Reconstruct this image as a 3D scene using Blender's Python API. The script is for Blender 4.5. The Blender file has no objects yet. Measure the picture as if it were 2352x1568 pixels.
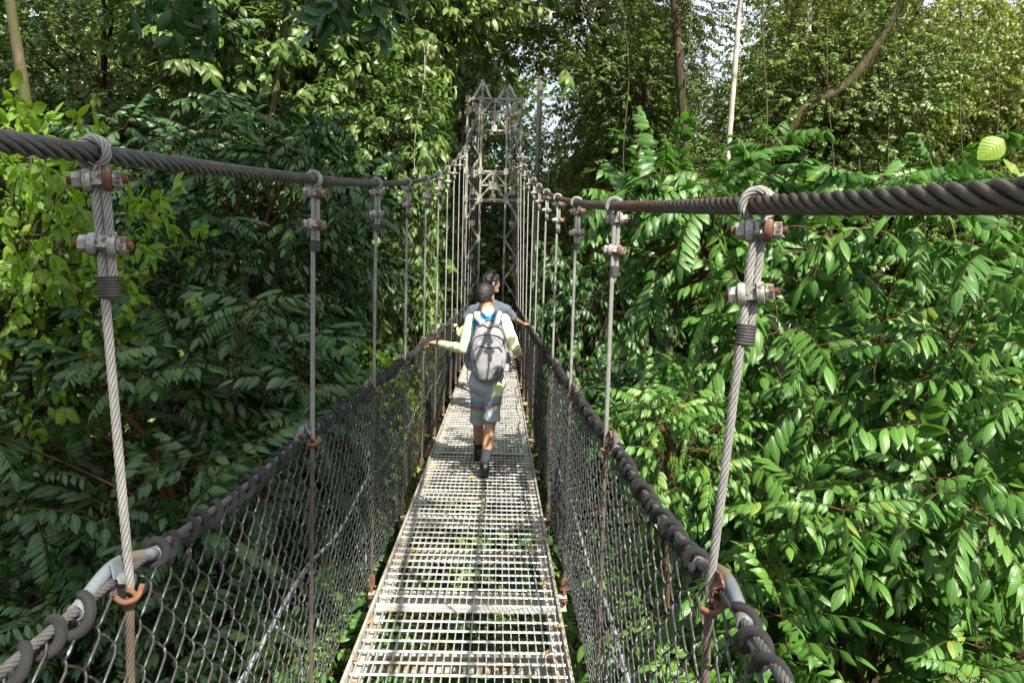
import bpy, math, random
import numpy as np
from mathutils import Vector, Matrix, noise as mnoise
rng = np.random.default_rng(7); random.seed(7)
sc = bpy.context.scene; COL = sc.collection
PI = math.pi; R = math.radians
# ------------------------------------------------------------------ camera
CAM = np.array([0.12, 0.0, 1.55]); YAW = R(-1.10); PITCH = math.atan(120.2/1764); ROLL = R(1.45)
camd = bpy.data.cameras.new('camera'); cam = bpy.data.objects.new('camera', camd); COL.objects.link(cam)
camd.lens = 27; camd.sensor_width = 36; camd.clip_start = 0.05; camd.clip_end = 600
M = Matrix.Translation(CAM) @ Matrix.Rotation(YAW, 4, 'Z') @ Matrix.Rotation(PI/2-PITCH, 4, 'X') @ Matrix.Rotation(ROLL, 4, 'Z')
cam.matrix_world = M; sc.camera = cam
M3 = np.array(M.to_3x3())
def at(px, py, d):
    """measured picture position (2352 px wide) at distance d along the bridge -> world point"""
    v = M3 @ np.array([(px-1176)/1764, -(py-784)/1764, -1.0])
    return CAM + v*(d/v[1])
# ------------------------------------------------------------------ node helpers
def new_mat(name):
    m = bpy.data.materials.new(name); m.use_nodes = True
    nt = m.node_tree; b = nt.nodes['Principled BSDF']
    return m, nt, b
def nd(nt, t, **kw):
    n = nt.nodes.new(t)
    for k, v in kw.items():
        if k.startswith('i_'): n.inputs[k[2:].replace('_', ' ')].default_value = v
        else: setattr(n, k, v)
    return n
def ramp(nt, fac, stops, interp='LINEAR'):
    r = nt.nodes.new('ShaderNodeValToRGB'); r.color_ramp.interpolation = interp
    el = r.color_ramp.elements
    while len(el) < len(stops): el.new(0.5)
    for e, (p, c) in zip(el, stops): e.position = p; e.color = (*c, 1)
    nt.links.new(fac, r.inputs[0]); return r.outputs[0]
def mixc(nt, fac, a, b, mode='MIX'):
    m = nt.nodes.new('ShaderNodeMix'); m.data_type = 'RGBA'; m.blend_type = mode
    for s, v in ((0, fac), (6, a), (7, b)):
        if isinstance(v, (int, float)): m.inputs[s].default_value = v
        elif isinstance(v, tuple): m.inputs[s].default_value = (*v, 1)
        else: nt.links.new(v, m.inputs[s])
    return m.outputs[2]
def mth(nt, op, a, b=0.0, c=None):
    m = nt.nodes.new('ShaderNodeMath'); m.operation = op
    for i, v in enumerate((a, b, c)):
        if v is None: continue
        if isinstance(v, (int, float)): m.inputs[i].default_value = v
        else: nt.links.new(v, m.inputs[i])
    return m.outputs[0]
def noise_n(nt, scale, detail=4, coord='Object', rough=0.6, sc3=None):
    tc = nt.nodes.new('ShaderNodeTexCoord'); n = nd(nt, 'ShaderNodeTexNoise', i_Scale=scale, i_Detail=detail, i_Roughness=rough)
    if sc3:
        mp = nt.nodes.new('ShaderNodeMapping'); mp.inputs['Scale'].default_value = sc3
        nt.links.new(tc.outputs[coord], mp.inputs[0]); nt.links.new(mp.outputs[0], n.inputs[0])
    else: nt.links.new(tc.outputs[coord], n.inputs[0])
    return n.outputs[0]
def bump(nt, b, h, strength=0.5, dist=0.01):
    bn = nd(nt, 'ShaderNodeBump', i_Strength=strength, i_Distance=dist)
    nt.links.new(h, bn.inputs['Height']); nt.links.new(bn.outputs[0], b.inputs['Normal'])

def leaf_mat(name, dark, mid, light, rough=0.38, transl=0.3, vein=16, spec=0.5, spots=0.0):
    m, nt, b = new_mat(name)
    a = nd(nt, 'ShaderNodeAttribute', attribute_name='tint'); oi = nd(nt, 'ShaderNodeObjectInfo')
    t = mth(nt, 'ADD', a.outputs['Fac'], mth(nt, 'MULTIPLY', mth(nt, 'SUBTRACT', oi.outputs['Random'], 0.5), 0.25))
    col = ramp(nt, t, [(0.0, dark), (0.45, mid), (0.88, light), (1.0, (light[0]*1.7, light[1]*1.05, light[2]*0.8))])
    uv = nd(nt, 'ShaderNodeUVMap'); sep = nd(nt, 'ShaderNodeSeparateXYZ'); nt.links.new(uv.outputs[0], sep.inputs[0])
    u = mth(nt, 'ABSOLUTE', mth(nt, 'SUBTRACT', sep.outputs[0], 0.5))
    rib = mth(nt, 'LESS_THAN', u, 0.05)
    col = mixc(nt, mth(nt, 'MULTIPLY', rib, 0.55), col, (light[0]*1.6, light[1]*1.3, light[2]))
    ph = mth(nt, 'ADD', mth(nt, 'MULTIPLY', sep.outputs[1], vein*2*PI), mth(nt, 'MULTIPLY', u, -22.0))
    w = mth(nt, 'SINE', ph)
    geo = nd(nt, 'ShaderNodeNewGeometry')
    col = mixc(nt, mth(nt, 'MULTIPLY', geo.outputs['Backfacing'], 0.35), col, (mid[0]*1.7, mid[1]*1.4, mid[2]*1.9))
    if spots:
        n = noise_n(nt, 22, 2); k = mth(nt, 'GREATER_THAN', n, 1-spots)
        col = mixc(nt, mth(nt, 'MULTIPLY', k, 0.7), col, (0.35, 0.28, 0.06))
    nt.links.new(col, b.inputs['Base Color'])
    b.inputs['Roughness'].default_value = rough; b.inputs['Specular IOR Level'].default_value = spec
    bump(nt, b, w, 0.16, 0.003)
    tr = nd(nt, 'ShaderNodeBsdfTranslucent')
    nt.links.new(mixc(nt, 0.5, col, (mid[0]*2.6, mid[1]*2.4, mid[2]*0.6)), tr.inputs[0])
    mx = nd(nt, 'ShaderNodeMixShader', i_Fac=transl)
    out = nt.nodes['Material Output']
    nt.links.new(b.outputs[0], mx.inputs[1]); nt.links.new(tr.outputs[0], mx.inputs[2]); nt.links.new(mx.outputs[0], out.inputs[0])
    return m
def bark_mat(name, c1, c2, moss=0.0, mossc=(0.05, 0.055, 0.02), sc_=6):
    m, nt, b = new_mat(name)
    n = noise_n(nt, sc_, 8, sc3=(3, 3, 0.6)); col = ramp(nt, n, [(0.3, c1), (0.7, c2)])
    n2 = noise_n(nt, 3.0, 5)
    if moss: col = mixc(nt, ramp(nt, n2, [(0.62-moss*0.4, (0, 0, 0)), (0.72-moss*0.3, (1, 1, 1))]), col, mossc)
    nt.links.new(col, b.inputs['Base Color']); b.inputs['Roughness'].default_value = 0.85; b.inputs['Specular IOR Level'].default_value = 0.2
    bump(nt, b, n, 0.8, 0.03); return m
def metal_mat(name, c1, c2, metallic, rough, rustc=None, rust=0.0, nscale=30, streak=None, rustscale=14, bumpd=0.002):
    m, nt, b = new_mat(name)
    n = noise_n(nt, nscale, 6); col = ramp(nt, n, [(0.3, c1), (0.7, c2)])
    if rustc:
        n2 = noise_n(nt, rustscale, 5, sc3=streak); k = ramp(nt, n2, [(0.66-rust*0.35, (0, 0, 0)), (0.72-rust*0.3, (1, 1, 1))])
        col = mixc(nt, k, col, rustc)
        nt.links.new(mth(nt, 'MULTIPLY', mth(nt, 'SUBTRACT', 1.0, k), metallic), b.inputs['Metallic'])
    else: b.inputs['Metallic'].default_value = metallic
    nt.links.new(col, b.inputs['Base Color']); b.inputs['Roughness'].default_value = rough
    bump(nt, b, n, 0.4, bumpd); return m
def rope_mat(name, c1, c2, metallic, rough, wires, dens, rustc=None, rust=0.3, gap=(0.01, 0.01, 0.01), lay=0.0, lob=6, gw=0.45):
    """wire rope: fine wires from UV; u runs round, v in metres along"""
    m, nt, b = new_mat(name)
    uv = nd(nt, 'ShaderNodeUVMap'); sep = nd(nt, 'ShaderNodeSeparateXYZ'); nt.links.new(uv.outputs[0], sep.inputs[0])
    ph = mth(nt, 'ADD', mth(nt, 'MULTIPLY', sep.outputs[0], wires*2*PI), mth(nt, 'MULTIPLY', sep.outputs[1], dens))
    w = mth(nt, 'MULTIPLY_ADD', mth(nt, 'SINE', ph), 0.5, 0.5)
    n = noise_n(nt, 25, 5); col = ramp(nt, n, [(0.3, c1), (0.7, c2)])
    if rustc:
        n2 = noise_n(nt, 3.5, 6); k = ramp(nt, n2, [(0.62-rust*0.3, (0, 0, 0)), (0.75-rust*0.3, (1, 1, 1))])
        col = mixc(nt, k, col, rustc)
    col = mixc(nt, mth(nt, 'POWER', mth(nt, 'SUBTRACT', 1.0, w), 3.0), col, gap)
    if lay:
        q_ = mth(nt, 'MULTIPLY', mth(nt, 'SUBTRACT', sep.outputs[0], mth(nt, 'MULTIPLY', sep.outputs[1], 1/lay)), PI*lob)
        gr = mth(nt, 'ABSOLUTE', mth(nt, 'COSINE', q_)); col = mixc(nt, ramp(nt, gr, [(gw*0.25, (1, 1, 1)), (gw, (0, 0, 0))]), col, gap)  # crease shade between strands painted into the colour
    nt.links.new(col, b.inputs['Base Color']); b.inputs['Roughness'].default_value = rough; b.inputs['Metallic'].default_value = metallic
    bump(nt, b, w, 0.6, 0.002); return m
def plain(name, c, rough=0.6, spec=0.4, metallic=0.0, var=0.12, ns=20, bmp=0.0, bd=0.004):
    m, nt, b = new_mat(name)
    n = noise_n(nt, ns, 5); col = ramp(nt, n, [(0.25, tuple(x*(1-var) for x in c)), (0.75, tuple(min(1, x*(1+var)) for x in c))])
    nt.links.new(col, b.inputs['Base Color']); b.inputs['Roughness'].default_value = rough
    b.inputs['Specular IOR Level'].default_value = spec; b.inputs['Metallic'].default_value = metallic
    if bmp: bump(nt, b, n, bmp, bd)
    return m
MT = {}
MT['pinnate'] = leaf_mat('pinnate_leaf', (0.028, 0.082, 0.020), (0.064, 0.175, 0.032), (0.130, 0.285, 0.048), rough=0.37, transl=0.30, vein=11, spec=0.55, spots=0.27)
MT['pinnate_shaded'] = leaf_mat('shaded_pinnate_leaf', (0.014, 0.044, 0.016), (0.030, 0.086, 0.024), (0.070, 0.16, 0.032), rough=0.36, transl=0.15, vein=11)  # darker copy of the pinnate leaf, shade put into its colour
MT['broad'] = leaf_mat('broad_leaf', (0.034, 0.072, 0.018), (0.088, 0.165, 0.036), (0.20, 0.285, 0.072), rough=0.35, transl=0.28, vein=8)
MT['olive'] = leaf_mat('olive_leaf', (0.055, 0.085, 0.018), (0.150, 0.200, 0.036), (0.32, 0.36, 0.085), rough=0.42, transl=0.32, vein=7)
MT['bright'] = leaf_mat('bright_leaf', (0.07, 0.14, 0.015), (0.15, 0.28, 0.025), (0.28, 0.42, 0.045), rough=0.42, transl=0.4, vein=8)
MT['under'] = leaf_mat('undergrowth_leaf', (0.015, 0.04, 0.010), (0.03, 0.08, 0.014), (0.07, 0.14, 0.02), rough=0.45, transl=0.25, vein=8)
MT['moss'] = leaf_mat('hanging_moss', (0.03, 0.04, 0.012), (0.07, 0.085, 0.02), (0.14, 0.15, 0.04), rough=0.8, transl=0.3, vein=3, spec=0.1)
MT['bark'] = bark_mat('brown_bark', (0.035, 0.022, 0.014), (0.11, 0.075, 0.05), 0.3)
MT['barkred'] = bark_mat('reddish_twig_bark', (0.07, 0.035, 0.018), (0.19, 0.10, 0.05), 0.15)
MT['barkpale'] = bark_mat('pale_bark', (0.30, 0.27, 0.23), (0.66, 0.62, 0.56), 0.15, mossc=(0.13, 0.11, 0.07))
MT['barkmoss'] = bark_mat('mossy_bark', (0.06, 0.04, 0.02), (0.17, 0.13, 0.09), 0.6, mossc=(0.075, 0.08, 0.03))
MT['soil'] = plain('forest_soil', (0.035, 0.026, 0.015), 0.95, 0.1, var=0.5, ns=1.5, bmp=0.8, bd=0.2)
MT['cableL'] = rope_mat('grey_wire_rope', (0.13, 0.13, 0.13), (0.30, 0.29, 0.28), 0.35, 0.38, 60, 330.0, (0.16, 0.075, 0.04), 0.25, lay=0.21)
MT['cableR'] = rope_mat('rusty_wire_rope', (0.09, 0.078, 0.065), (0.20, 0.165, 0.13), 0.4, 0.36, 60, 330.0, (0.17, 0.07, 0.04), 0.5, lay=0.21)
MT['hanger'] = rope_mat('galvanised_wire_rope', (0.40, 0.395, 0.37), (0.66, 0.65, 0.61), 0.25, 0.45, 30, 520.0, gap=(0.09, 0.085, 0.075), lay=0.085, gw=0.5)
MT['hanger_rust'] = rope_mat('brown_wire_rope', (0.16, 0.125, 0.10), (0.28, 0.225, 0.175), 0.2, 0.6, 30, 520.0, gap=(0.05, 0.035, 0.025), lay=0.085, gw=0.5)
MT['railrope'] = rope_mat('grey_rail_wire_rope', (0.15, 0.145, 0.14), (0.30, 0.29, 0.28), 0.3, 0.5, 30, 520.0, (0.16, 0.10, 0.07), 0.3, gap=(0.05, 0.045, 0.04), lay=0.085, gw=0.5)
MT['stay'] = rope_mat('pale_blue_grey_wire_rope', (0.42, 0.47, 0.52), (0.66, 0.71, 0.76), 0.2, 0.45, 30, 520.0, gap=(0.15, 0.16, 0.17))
MT['clamp'] = metal_mat('worn_white_clamp', (0.24, 0.24, 0.225), (0.50, 0.49, 0.46), 0.25, 0.45, (0.10, 0.06, 0.04), 0.32, 60, rustscale=40)
MT['clamp_rust'] = metal_mat('rusty_clamp', (0.13, 0.055, 0.035), (0.22, 0.095, 0.06), 0.1, 0.75, (0.33, 0.30, 0.27), 0.25, 60, rustscale=50)
MT['tape'] = metal_mat('black_tape', (0.02, 0.02, 0.02), (0.055, 0.052, 0.045), 0.0, 0.6, nscale=80)
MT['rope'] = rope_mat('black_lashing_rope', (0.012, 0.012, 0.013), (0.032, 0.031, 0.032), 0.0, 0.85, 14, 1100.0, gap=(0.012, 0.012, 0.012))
MT['pipe'] = metal_mat('grey_blue_pipe', (0.10, 0.125, 0.15), (0.17, 0.195, 0.22), 0.0, 0.4, (0.14, 0.11, 0.09), 0.62, 25, rustscale=14)
MT['mesh'] = metal_mat('worn_mesh_wire', (0.022, 0.025, 0.025), (0.065, 0.066, 0.064), 0.35, 0.34, (0.27, 0.26, 0.22), 0.16, 60, rustscale=45)
MT['rust'] = metal_mat('orange_rust', (0.11, 0.05, 0.03), (0.23, 0.095, 0.05), 0.0, 0.85, nscale=60)
MT['galv'] = metal_mat('galvanised_grating', (0.42, 0.42, 0.40), (0.68, 0.68, 0.665), 0.35, 0.42, (0.31, 0.28, 0.18), 0.28, 11, rustscale=7)
MT['beam'] = metal_mat('worn_steel_beam', (0.38, 0.37, 0.32), (0.60, 0.58, 0.52), 0.1, 0.55, (0.33, 0.25, 0.13), 0.4, 12, rustscale=8)
MT['tower'] = metal_mat('weathered_grey_paint', (0.32, 0.33, 0.31), (0.54, 0.54, 0.51), 0.15, 0.45, (0.28, 0.20, 0.06), 0.42, 10, streak=(3, 3, 0.4), rustscale=3)
MT['skin'] = plain('skin', (0.50, 0.27, 0.16), 0.5, 0.4, var=0.06, ns=14)
MT['skin2'] = plain('brown_skin', (0.36, 0.19, 0.11), 0.5, 0.4, var=0.06, ns=14)
MT['hair'] = plain('black_hair', (0.015, 0.014, 0.015), 0.42, 0.55, var=0.6, ns=90, bmp=1.0, bd=0.006)
MT['neon'] = plain('neon_yellow_cloth', (0.90, 0.97, 0.52), 0.75, 0.2, var=0.04, bmp=0.2)
MT['white'] = plain('white_cloth', (0.85, 0.86, 0.86), 0.75, 0.2, var=0.03)
MT['blue'] = plain('blue_cloth', (0.02, 0.27, 0.62), 0.7, 0.2, var=0.08)
MT['greyshirt'] = plain('grey_blue_cotton', (0.105, 0.125, 0.155), 0.9, 0.1, var=0.1, ns=8)
MT['trousers'] = plain('dark_cloth', (0.03, 0.035, 0.05), 0.9, 0.1)
MT['black'] = plain('black_rubber', (0.018, 0.018, 0.02), 0.4, 0.5)
MT['sock'] = plain('charcoal_sock', (0.05, 0.052, 0.058), 0.9, 0.1, var=0.15, ns=60)
MT['pack'] = plain('grey_melange_fabric', (0.30, 0.30, 0.315), 0.85, 0.15, var=0.14, ns=70, bmp=0.3, bd=0.003)
MT['packd'] = plain('charcoal_webbing', (0.06, 0.062, 0.062), 0.7, 0.3)
MT['orange'] = plain('orange_print', (0.75, 0.33, 0.05), 0.7)
MT['cyan'] = plain('light_blue_print', (0.14, 0.50, 0.68), 0.7)
MT['paleblue'] = plain('pale_blue_print', (0.55, 0.74, 0.88), 0.7)
MT['dry'] = plain('dry_leaf', (0.32, 0.19, 0.08), 0.8, 0.2, var=0.3, ns=30)
MT['dryy'] = plain('yellow_leaf', (0.42, 0.38, 0.08), 0.7, 0.2, var=0.2, ns=30)
MT['eye'] = plain('eye_white', (0.7, 0.7, 0.68), 0.2)
def shorts_mat():
    m, nt, b = new_mat('striped_board_shorts')
    a = nd(nt, 'ShaderNodeAttribute', attribute_name='stripe')
    g = (0.45, 0.52, 0.58); st = [(0.0, (0.52, 0.60, 0.66)), (0.02, g), (0.36, (0.08, 0.10, 0.12)), (0.375, g), (0.40, (0.10, 0.12, 0.14)), (0.41, (0.20, 0.40, 0.48)), (0.52, (0.50, 0.18, 0.32)), (0.56, (0.30, 0.10, 0.18)),
        (0.575, (0.50, 0.18, 0.32)), (0.63, (0.38, 0.62, 0.22)), (0.66, g), (0.675, (0.38, 0.62, 0.22)), (0.70, g), (0.715, (0.42, 0.60, 0.35)), (0.735, (0.55, 0.62, 0.66)), (0.77, (0.30, 0.38, 0.44)), (0.79, (0.5, 0.58, 0.62)), (0.81, g)]
    nt.links.new(ramp(nt, a.outputs['Fac'], st, 'CONSTANT'), b.inputs['Base Color']); b.inputs['Roughness'].default_value = 0.8
    bump(nt, b, noise_n(nt, 14, 3), 0.5, 0.02); return m
MT['shorts'] = shorts_mat()
# ------------------------------------------------------------------ mesh building
def nrm(v): return v/np.maximum(np.linalg.norm(v, axis=-1, keepdims=True), 1e-9)
class MB:
    def __init__(s): s.V = []; s.Q = []; s.T = []; s.qm = []; s.tm = []; s.uv = []; s.ti = []; s.n = 0
    def add(s, V, Q=None, T=None, mat=0, uv=None, tint=None):
        V = np.asarray(V, float); k = len(V); s.V.append(V)
        if Q is not None and len(Q): Q = np.asarray(Q, int); s.Q.append(Q+s.n); s.qm.append(np.full(len(Q), mat) if np.isscalar(mat) else np.asarray(mat))
        if T is not None and len(T): T = np.asarray(T, int); s.T.append(T+s.n); s.tm.append(np.full(len(T), mat if np.isscalar(mat) else 0))
        s.uv.append(np.zeros((k, 2)) if uv is None else np.asarray(uv, float))
        s.ti.append(np.full(k, 0.5) if tint is None else np.broadcast_to(np.asarray(tint, float), (k,)).copy()); s.n += k; return s
    def tube(s, pts, r, n=8, mat=0, ref=(0, 0, 1), cap=True, lobes=0, amp=0.0, lay=0.1, tint=None, flat=1.0):
        P = np.asarray(pts, float); m = len(P); r = np.broadcast_to(np.asarray(r, float), (m,))
        t = nrm(np.gradient(P, axis=0)); ref = np.asarray(ref, float)
        if ref.ndim == 1:
            a = np.cross(np.broadcast_to(ref, t.shape), t); bad = np.linalg.norm(a, axis=1) < 0.05
            if bad.any(): a[bad] = np.cross(np.broadcast_to([0.3, 0.9, 0.1], t.shape), t)[bad]
        else: a = ref - t*np.sum(ref*t, 1, keepdims=True)
        a = nrm(a); b = np.cross(t, a)
        L = np.concatenate([[0], np.cumsum(np.linalg.norm(np.diff(P, axis=0), axis=1))])
        nc = n+1 if lobes else n
        th = np.arange(nc)*2*PI/n
        TH = th[None, :]+np.zeros((m, 1)); rr = r[:, None]*np.ones((1, nc))
        if lobes: rr = r[:, None]*(1-amp+amp*np.abs(np.cos(0.5*lobes*(TH-2*PI*L[:, None]/lay)))*1.0)
        V = P[:, None, :]+a[:, None, :]*(np.cos(TH)*rr)[..., None]+b[:, None, :]*(np.sin(TH)*rr*flat)[..., None]
        V = V.reshape(-1, 3); i = np.arange(m-1)[:, None]*nc; j = np.arange(n)[None, :]; j2 = (j+1) % nc
        Q = np.stack([i+j, i+j2, i+nc+j2, i+nc+j], -1).reshape(-1, 4)
        uv = np.stack([np.broadcast_to(th/(2*PI), (m, nc)), np.broadcast_to(L[:, None], (m, nc))], -1).reshape(-1, 2)
        T = None
        if cap:
            V = np.vstack([V, P[0], P[-1]]); uv = np.vstack([uv, [[0, 0], [0, 0]]]); k = m*nc; jj = np.arange(n); jn = (jj+1) % nc
            T = np.vstack([np.stack([np.full(n, k), jn, jj], -1), np.stack([np.full(n, k+1), (m-1)*nc+jj, (m-1)*nc+jn], -1)])
        return s.add(V, Q, T, mat, uv, tint)
    def box(s, c, size, mat=0, rot=None):
        h = np.asarray(size)/2; V = np.array([[x, y, z] for x in (-1, 1) for y in (-1, 1) for z in (-1, 1)], float)*h
        if rot is not None: V = V @ np.asarray(rot).T
        return s.add(V+np.asarray(c), [[0, 1, 3, 2], [4, 6, 7, 5], [0, 4, 5, 1], [2, 3, 7, 6], [0, 2, 6, 4], [1, 5, 7, 3]], None, mat)
    def bar(s, A, B, w, t, mat=0, up=(0, 1, 0)):
        A = np.asarray(A, float); B = np.asarray(B, float); d = B-A; L = np.linalg.norm(d); y = d/L
        x = nrm(np.cross(y, up)); z = np.cross(x, y)
        return s.box((A+B)/2, (w, L, t), mat, np.stack([x, y, z], 1))
    def build(s, name, mats, parent=None, smooth=True, loc=None):
        V = np.concatenate(s.V); me = bpy.data.meshes.new(name)
        Q = np.concatenate(s.Q) if s.Q else np.zeros((0, 4), int); T = np.concatenate(s.T) if s.T else np.zeros((0, 3), int)
        if loc is not None: V = V-np.asarray(loc)
        nq, ntr = len(Q), len(T); me.vertices.add(len(V)); me.vertices.foreach_set('co', V.astype(np.float32).ravel())
        loops = np.concatenate([Q.ravel(), T.ravel()]).astype(np.int32); me.loops.add(len(loops)); me.loops.foreach_set('vertex_index', loops)
        ls = np.concatenate([np.arange(nq)*4, nq*4+np.arange(ntr)*3]).astype(np.int32)
        me.polygons.add(nq+ntr); me.polygons.foreach_set('loop_start', ls)
        mi = np.concatenate(([np.concatenate(s.qm)] if s.qm else [])+([np.concatenate(s.tm)] if s.tm else [])).astype(np.int32)
        me.polygons.foreach_set('material_index', mi); me.polygons.foreach_set('use_smooth', np.full(nq+ntr, smooth, bool))
        uvl = me.uv_layers.new(name='UVMap'); uvl.data.foreach_set('uv', np.concatenate(s.uv)[loops].astype(np.float32).ravel())
        at_ = me.attributes.new('tint', 'FLOAT', 'POINT'); at_.data.foreach_set('value', np.concatenate(s.ti).astype(np.float32))
        for m in (mats if isinstance(mats, (list, tuple)) else [mats]): me.materials.append(m)
        me.update(); me.validate()
        o = bpy.data.objects.new(name, me); COL.objects.link(o)
        if parent is not None: o.parent = parent
        if loc is not None: o.location = loc
        return o
def tag(o, label, cat=None, group=None, kind=None):
    if label: o['label'] = label
    if cat: o['category'] = cat
    if group: o['group'] = group
    if kind: o['kind'] = kind
    return o
def empty(name, loc, label=None, cat=None, group=None):
    o = bpy.data.objects.new(name, None); COL.objects.link(o); o.location = loc; o.empty_display_size = 0.2
    return tag(o, label, cat, group)
def child(o, parent):
    o.parent = parent; o.location = Vector(o.location)-parent.location; return o
def copyo(o, parent, loc=None):
    c = o.copy(); COL.objects.link(c); c.parent = parent
    if loc is not None: c.location = loc
    return c
def smoothpath(P, k=8):
    P = np.asarray(P, float); out = []
    Q = np.vstack([2*P[0]-P[1], P, 2*P[-1]-P[-2]])
    for i in range(1, len(Q)-2):
        t = np.linspace(0, 1, k, endpoint=False)[:, None]
        out.append(0.5*((2*Q[i])+(-Q[i-1]+Q[i+1])*t+(2*Q[i-1]-5*Q[i]+4*Q[i+1]-Q[i+2])*t**2+(-Q[i-1]+3*Q[i]-3*Q[i+1]+Q[i+2])*t**3))
    out.append(P[-1:]); return np.concatenate(out)
# ================================================================== BRIDGE
def zdeck(y): return 0.0012*np.maximum(y, 0)**2
def zrail(y): return 1.035+0.0007*np.maximum(y, 0)**2
def xrail(y): return 0.515
def xcab(y):
    y = np.asarray(y, float)
    return 0.50+0.05*np.clip((2.6-y)/1.3, 0, 1.4)-0.16*np.clip((y-9)/12, 0, 1)**1.5
def zcab(y, s):
    y = np.asarray(y, float); yy = np.maximum(y, 0)
    if s < 0: return 1.55+0.082+0.088*y+0.005*yy**2+0.00012*yy**3
    return 1.55+0.033+0.085*y+0.0046*yy**2+0.00013*yy**3
STEP = 1.29; NH = 15; YT = 21.0; TX = -0.10
bridge = empty('suspension_footbridge', (0, 0, 0), 'narrow hanging footbridge with steel grating deck, chain link sides and wire rope cables', 'bridge')
for s, side in ((-1, 'L'), (1, 'R')):
    mat = MT['cable'+side]
    mb = MB(); y = np.concatenate([np.arange(-1.2, 6, 0.006), np.arange(6, YT+0.01, 0.03)])
    nn = 36
    y1 = np.arange(-1.2, 6.001, 0.006); y2 = np.arange(6.0, YT+0.2, 0.05)
    def P(yv):
        dx = np.where(yv > 9, TX*np.clip((yv-9)/12, 0, 1), 0)
        return np.stack([s*xcab(yv)+dx, yv, zcab(yv, s)], 1)
    mb.tube(P(y1), 0.0170, 48, lobes=6, amp=0.36, lay=0.21); mb.tube(P(y2), 0.0165, 12)
    o = mb.build('main_cable', mat, bridge)
    o['label'] = 'grey twisted wire rope cable on the left' if s < 0 else 'dark rusty twisted wire rope cable on the right'
# clamps: one mesh, copied
def clamp_mesh(rusty):
    mb = MB()
    def ring(x0, x1, r, n=16, mat=0): mb.tube([(x0, 0, 0), (x0+0.001, 0, 0), ((x0+x1)/2, 0, 0), (x1-0.001, 0, 0), (x1, 0, 0)], [r*0.86, r*0.97, r, r*0.97, r*0.86], n, mat)
    mb.tube([(-0.045, 0, 0), (0.045, 0, 0)], 0.0062, 10, 2); 
    for k in range(4):
        for sx in (-1, 1): mb.tube([(sx*(0.0385+k*0.0018), 0, 0), (sx*(0.0395+k*0.0018), 0, 0)], 0.0070, 10, 2)
    for sx in (-1, 1):
        ring(sx*0.0150-0.0065, sx*0.0150+0.0065, 0.0195, 24, 1 if (rusty and sx > 0) else 0)
        mb.tube([(sx*0.022, 0, 0), (sx*0.0235, 0, 0), (sx*0.036, 0, 0), (sx*0.037, 0, 0)], [0.0125, 0.0145, 0.0145, 0.0125], 6, 0)
    # saddle bridging the two rope falls
    mb.tube([(0, 0, -0.011), (0, 0, 0.011)], [0.013, 0.013], 14, 0, ref=(1, 0, 0), flat=1.3)
    return mb.build('clamp', [MT['clamp'], MT['clamp_rust'], MT['rust']], bridge, smooth=False)
cl0 = clamp_mesh(True); cl1 = clamp_mesh(False)
pipe0 = shack0 = None
used = set()
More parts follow.
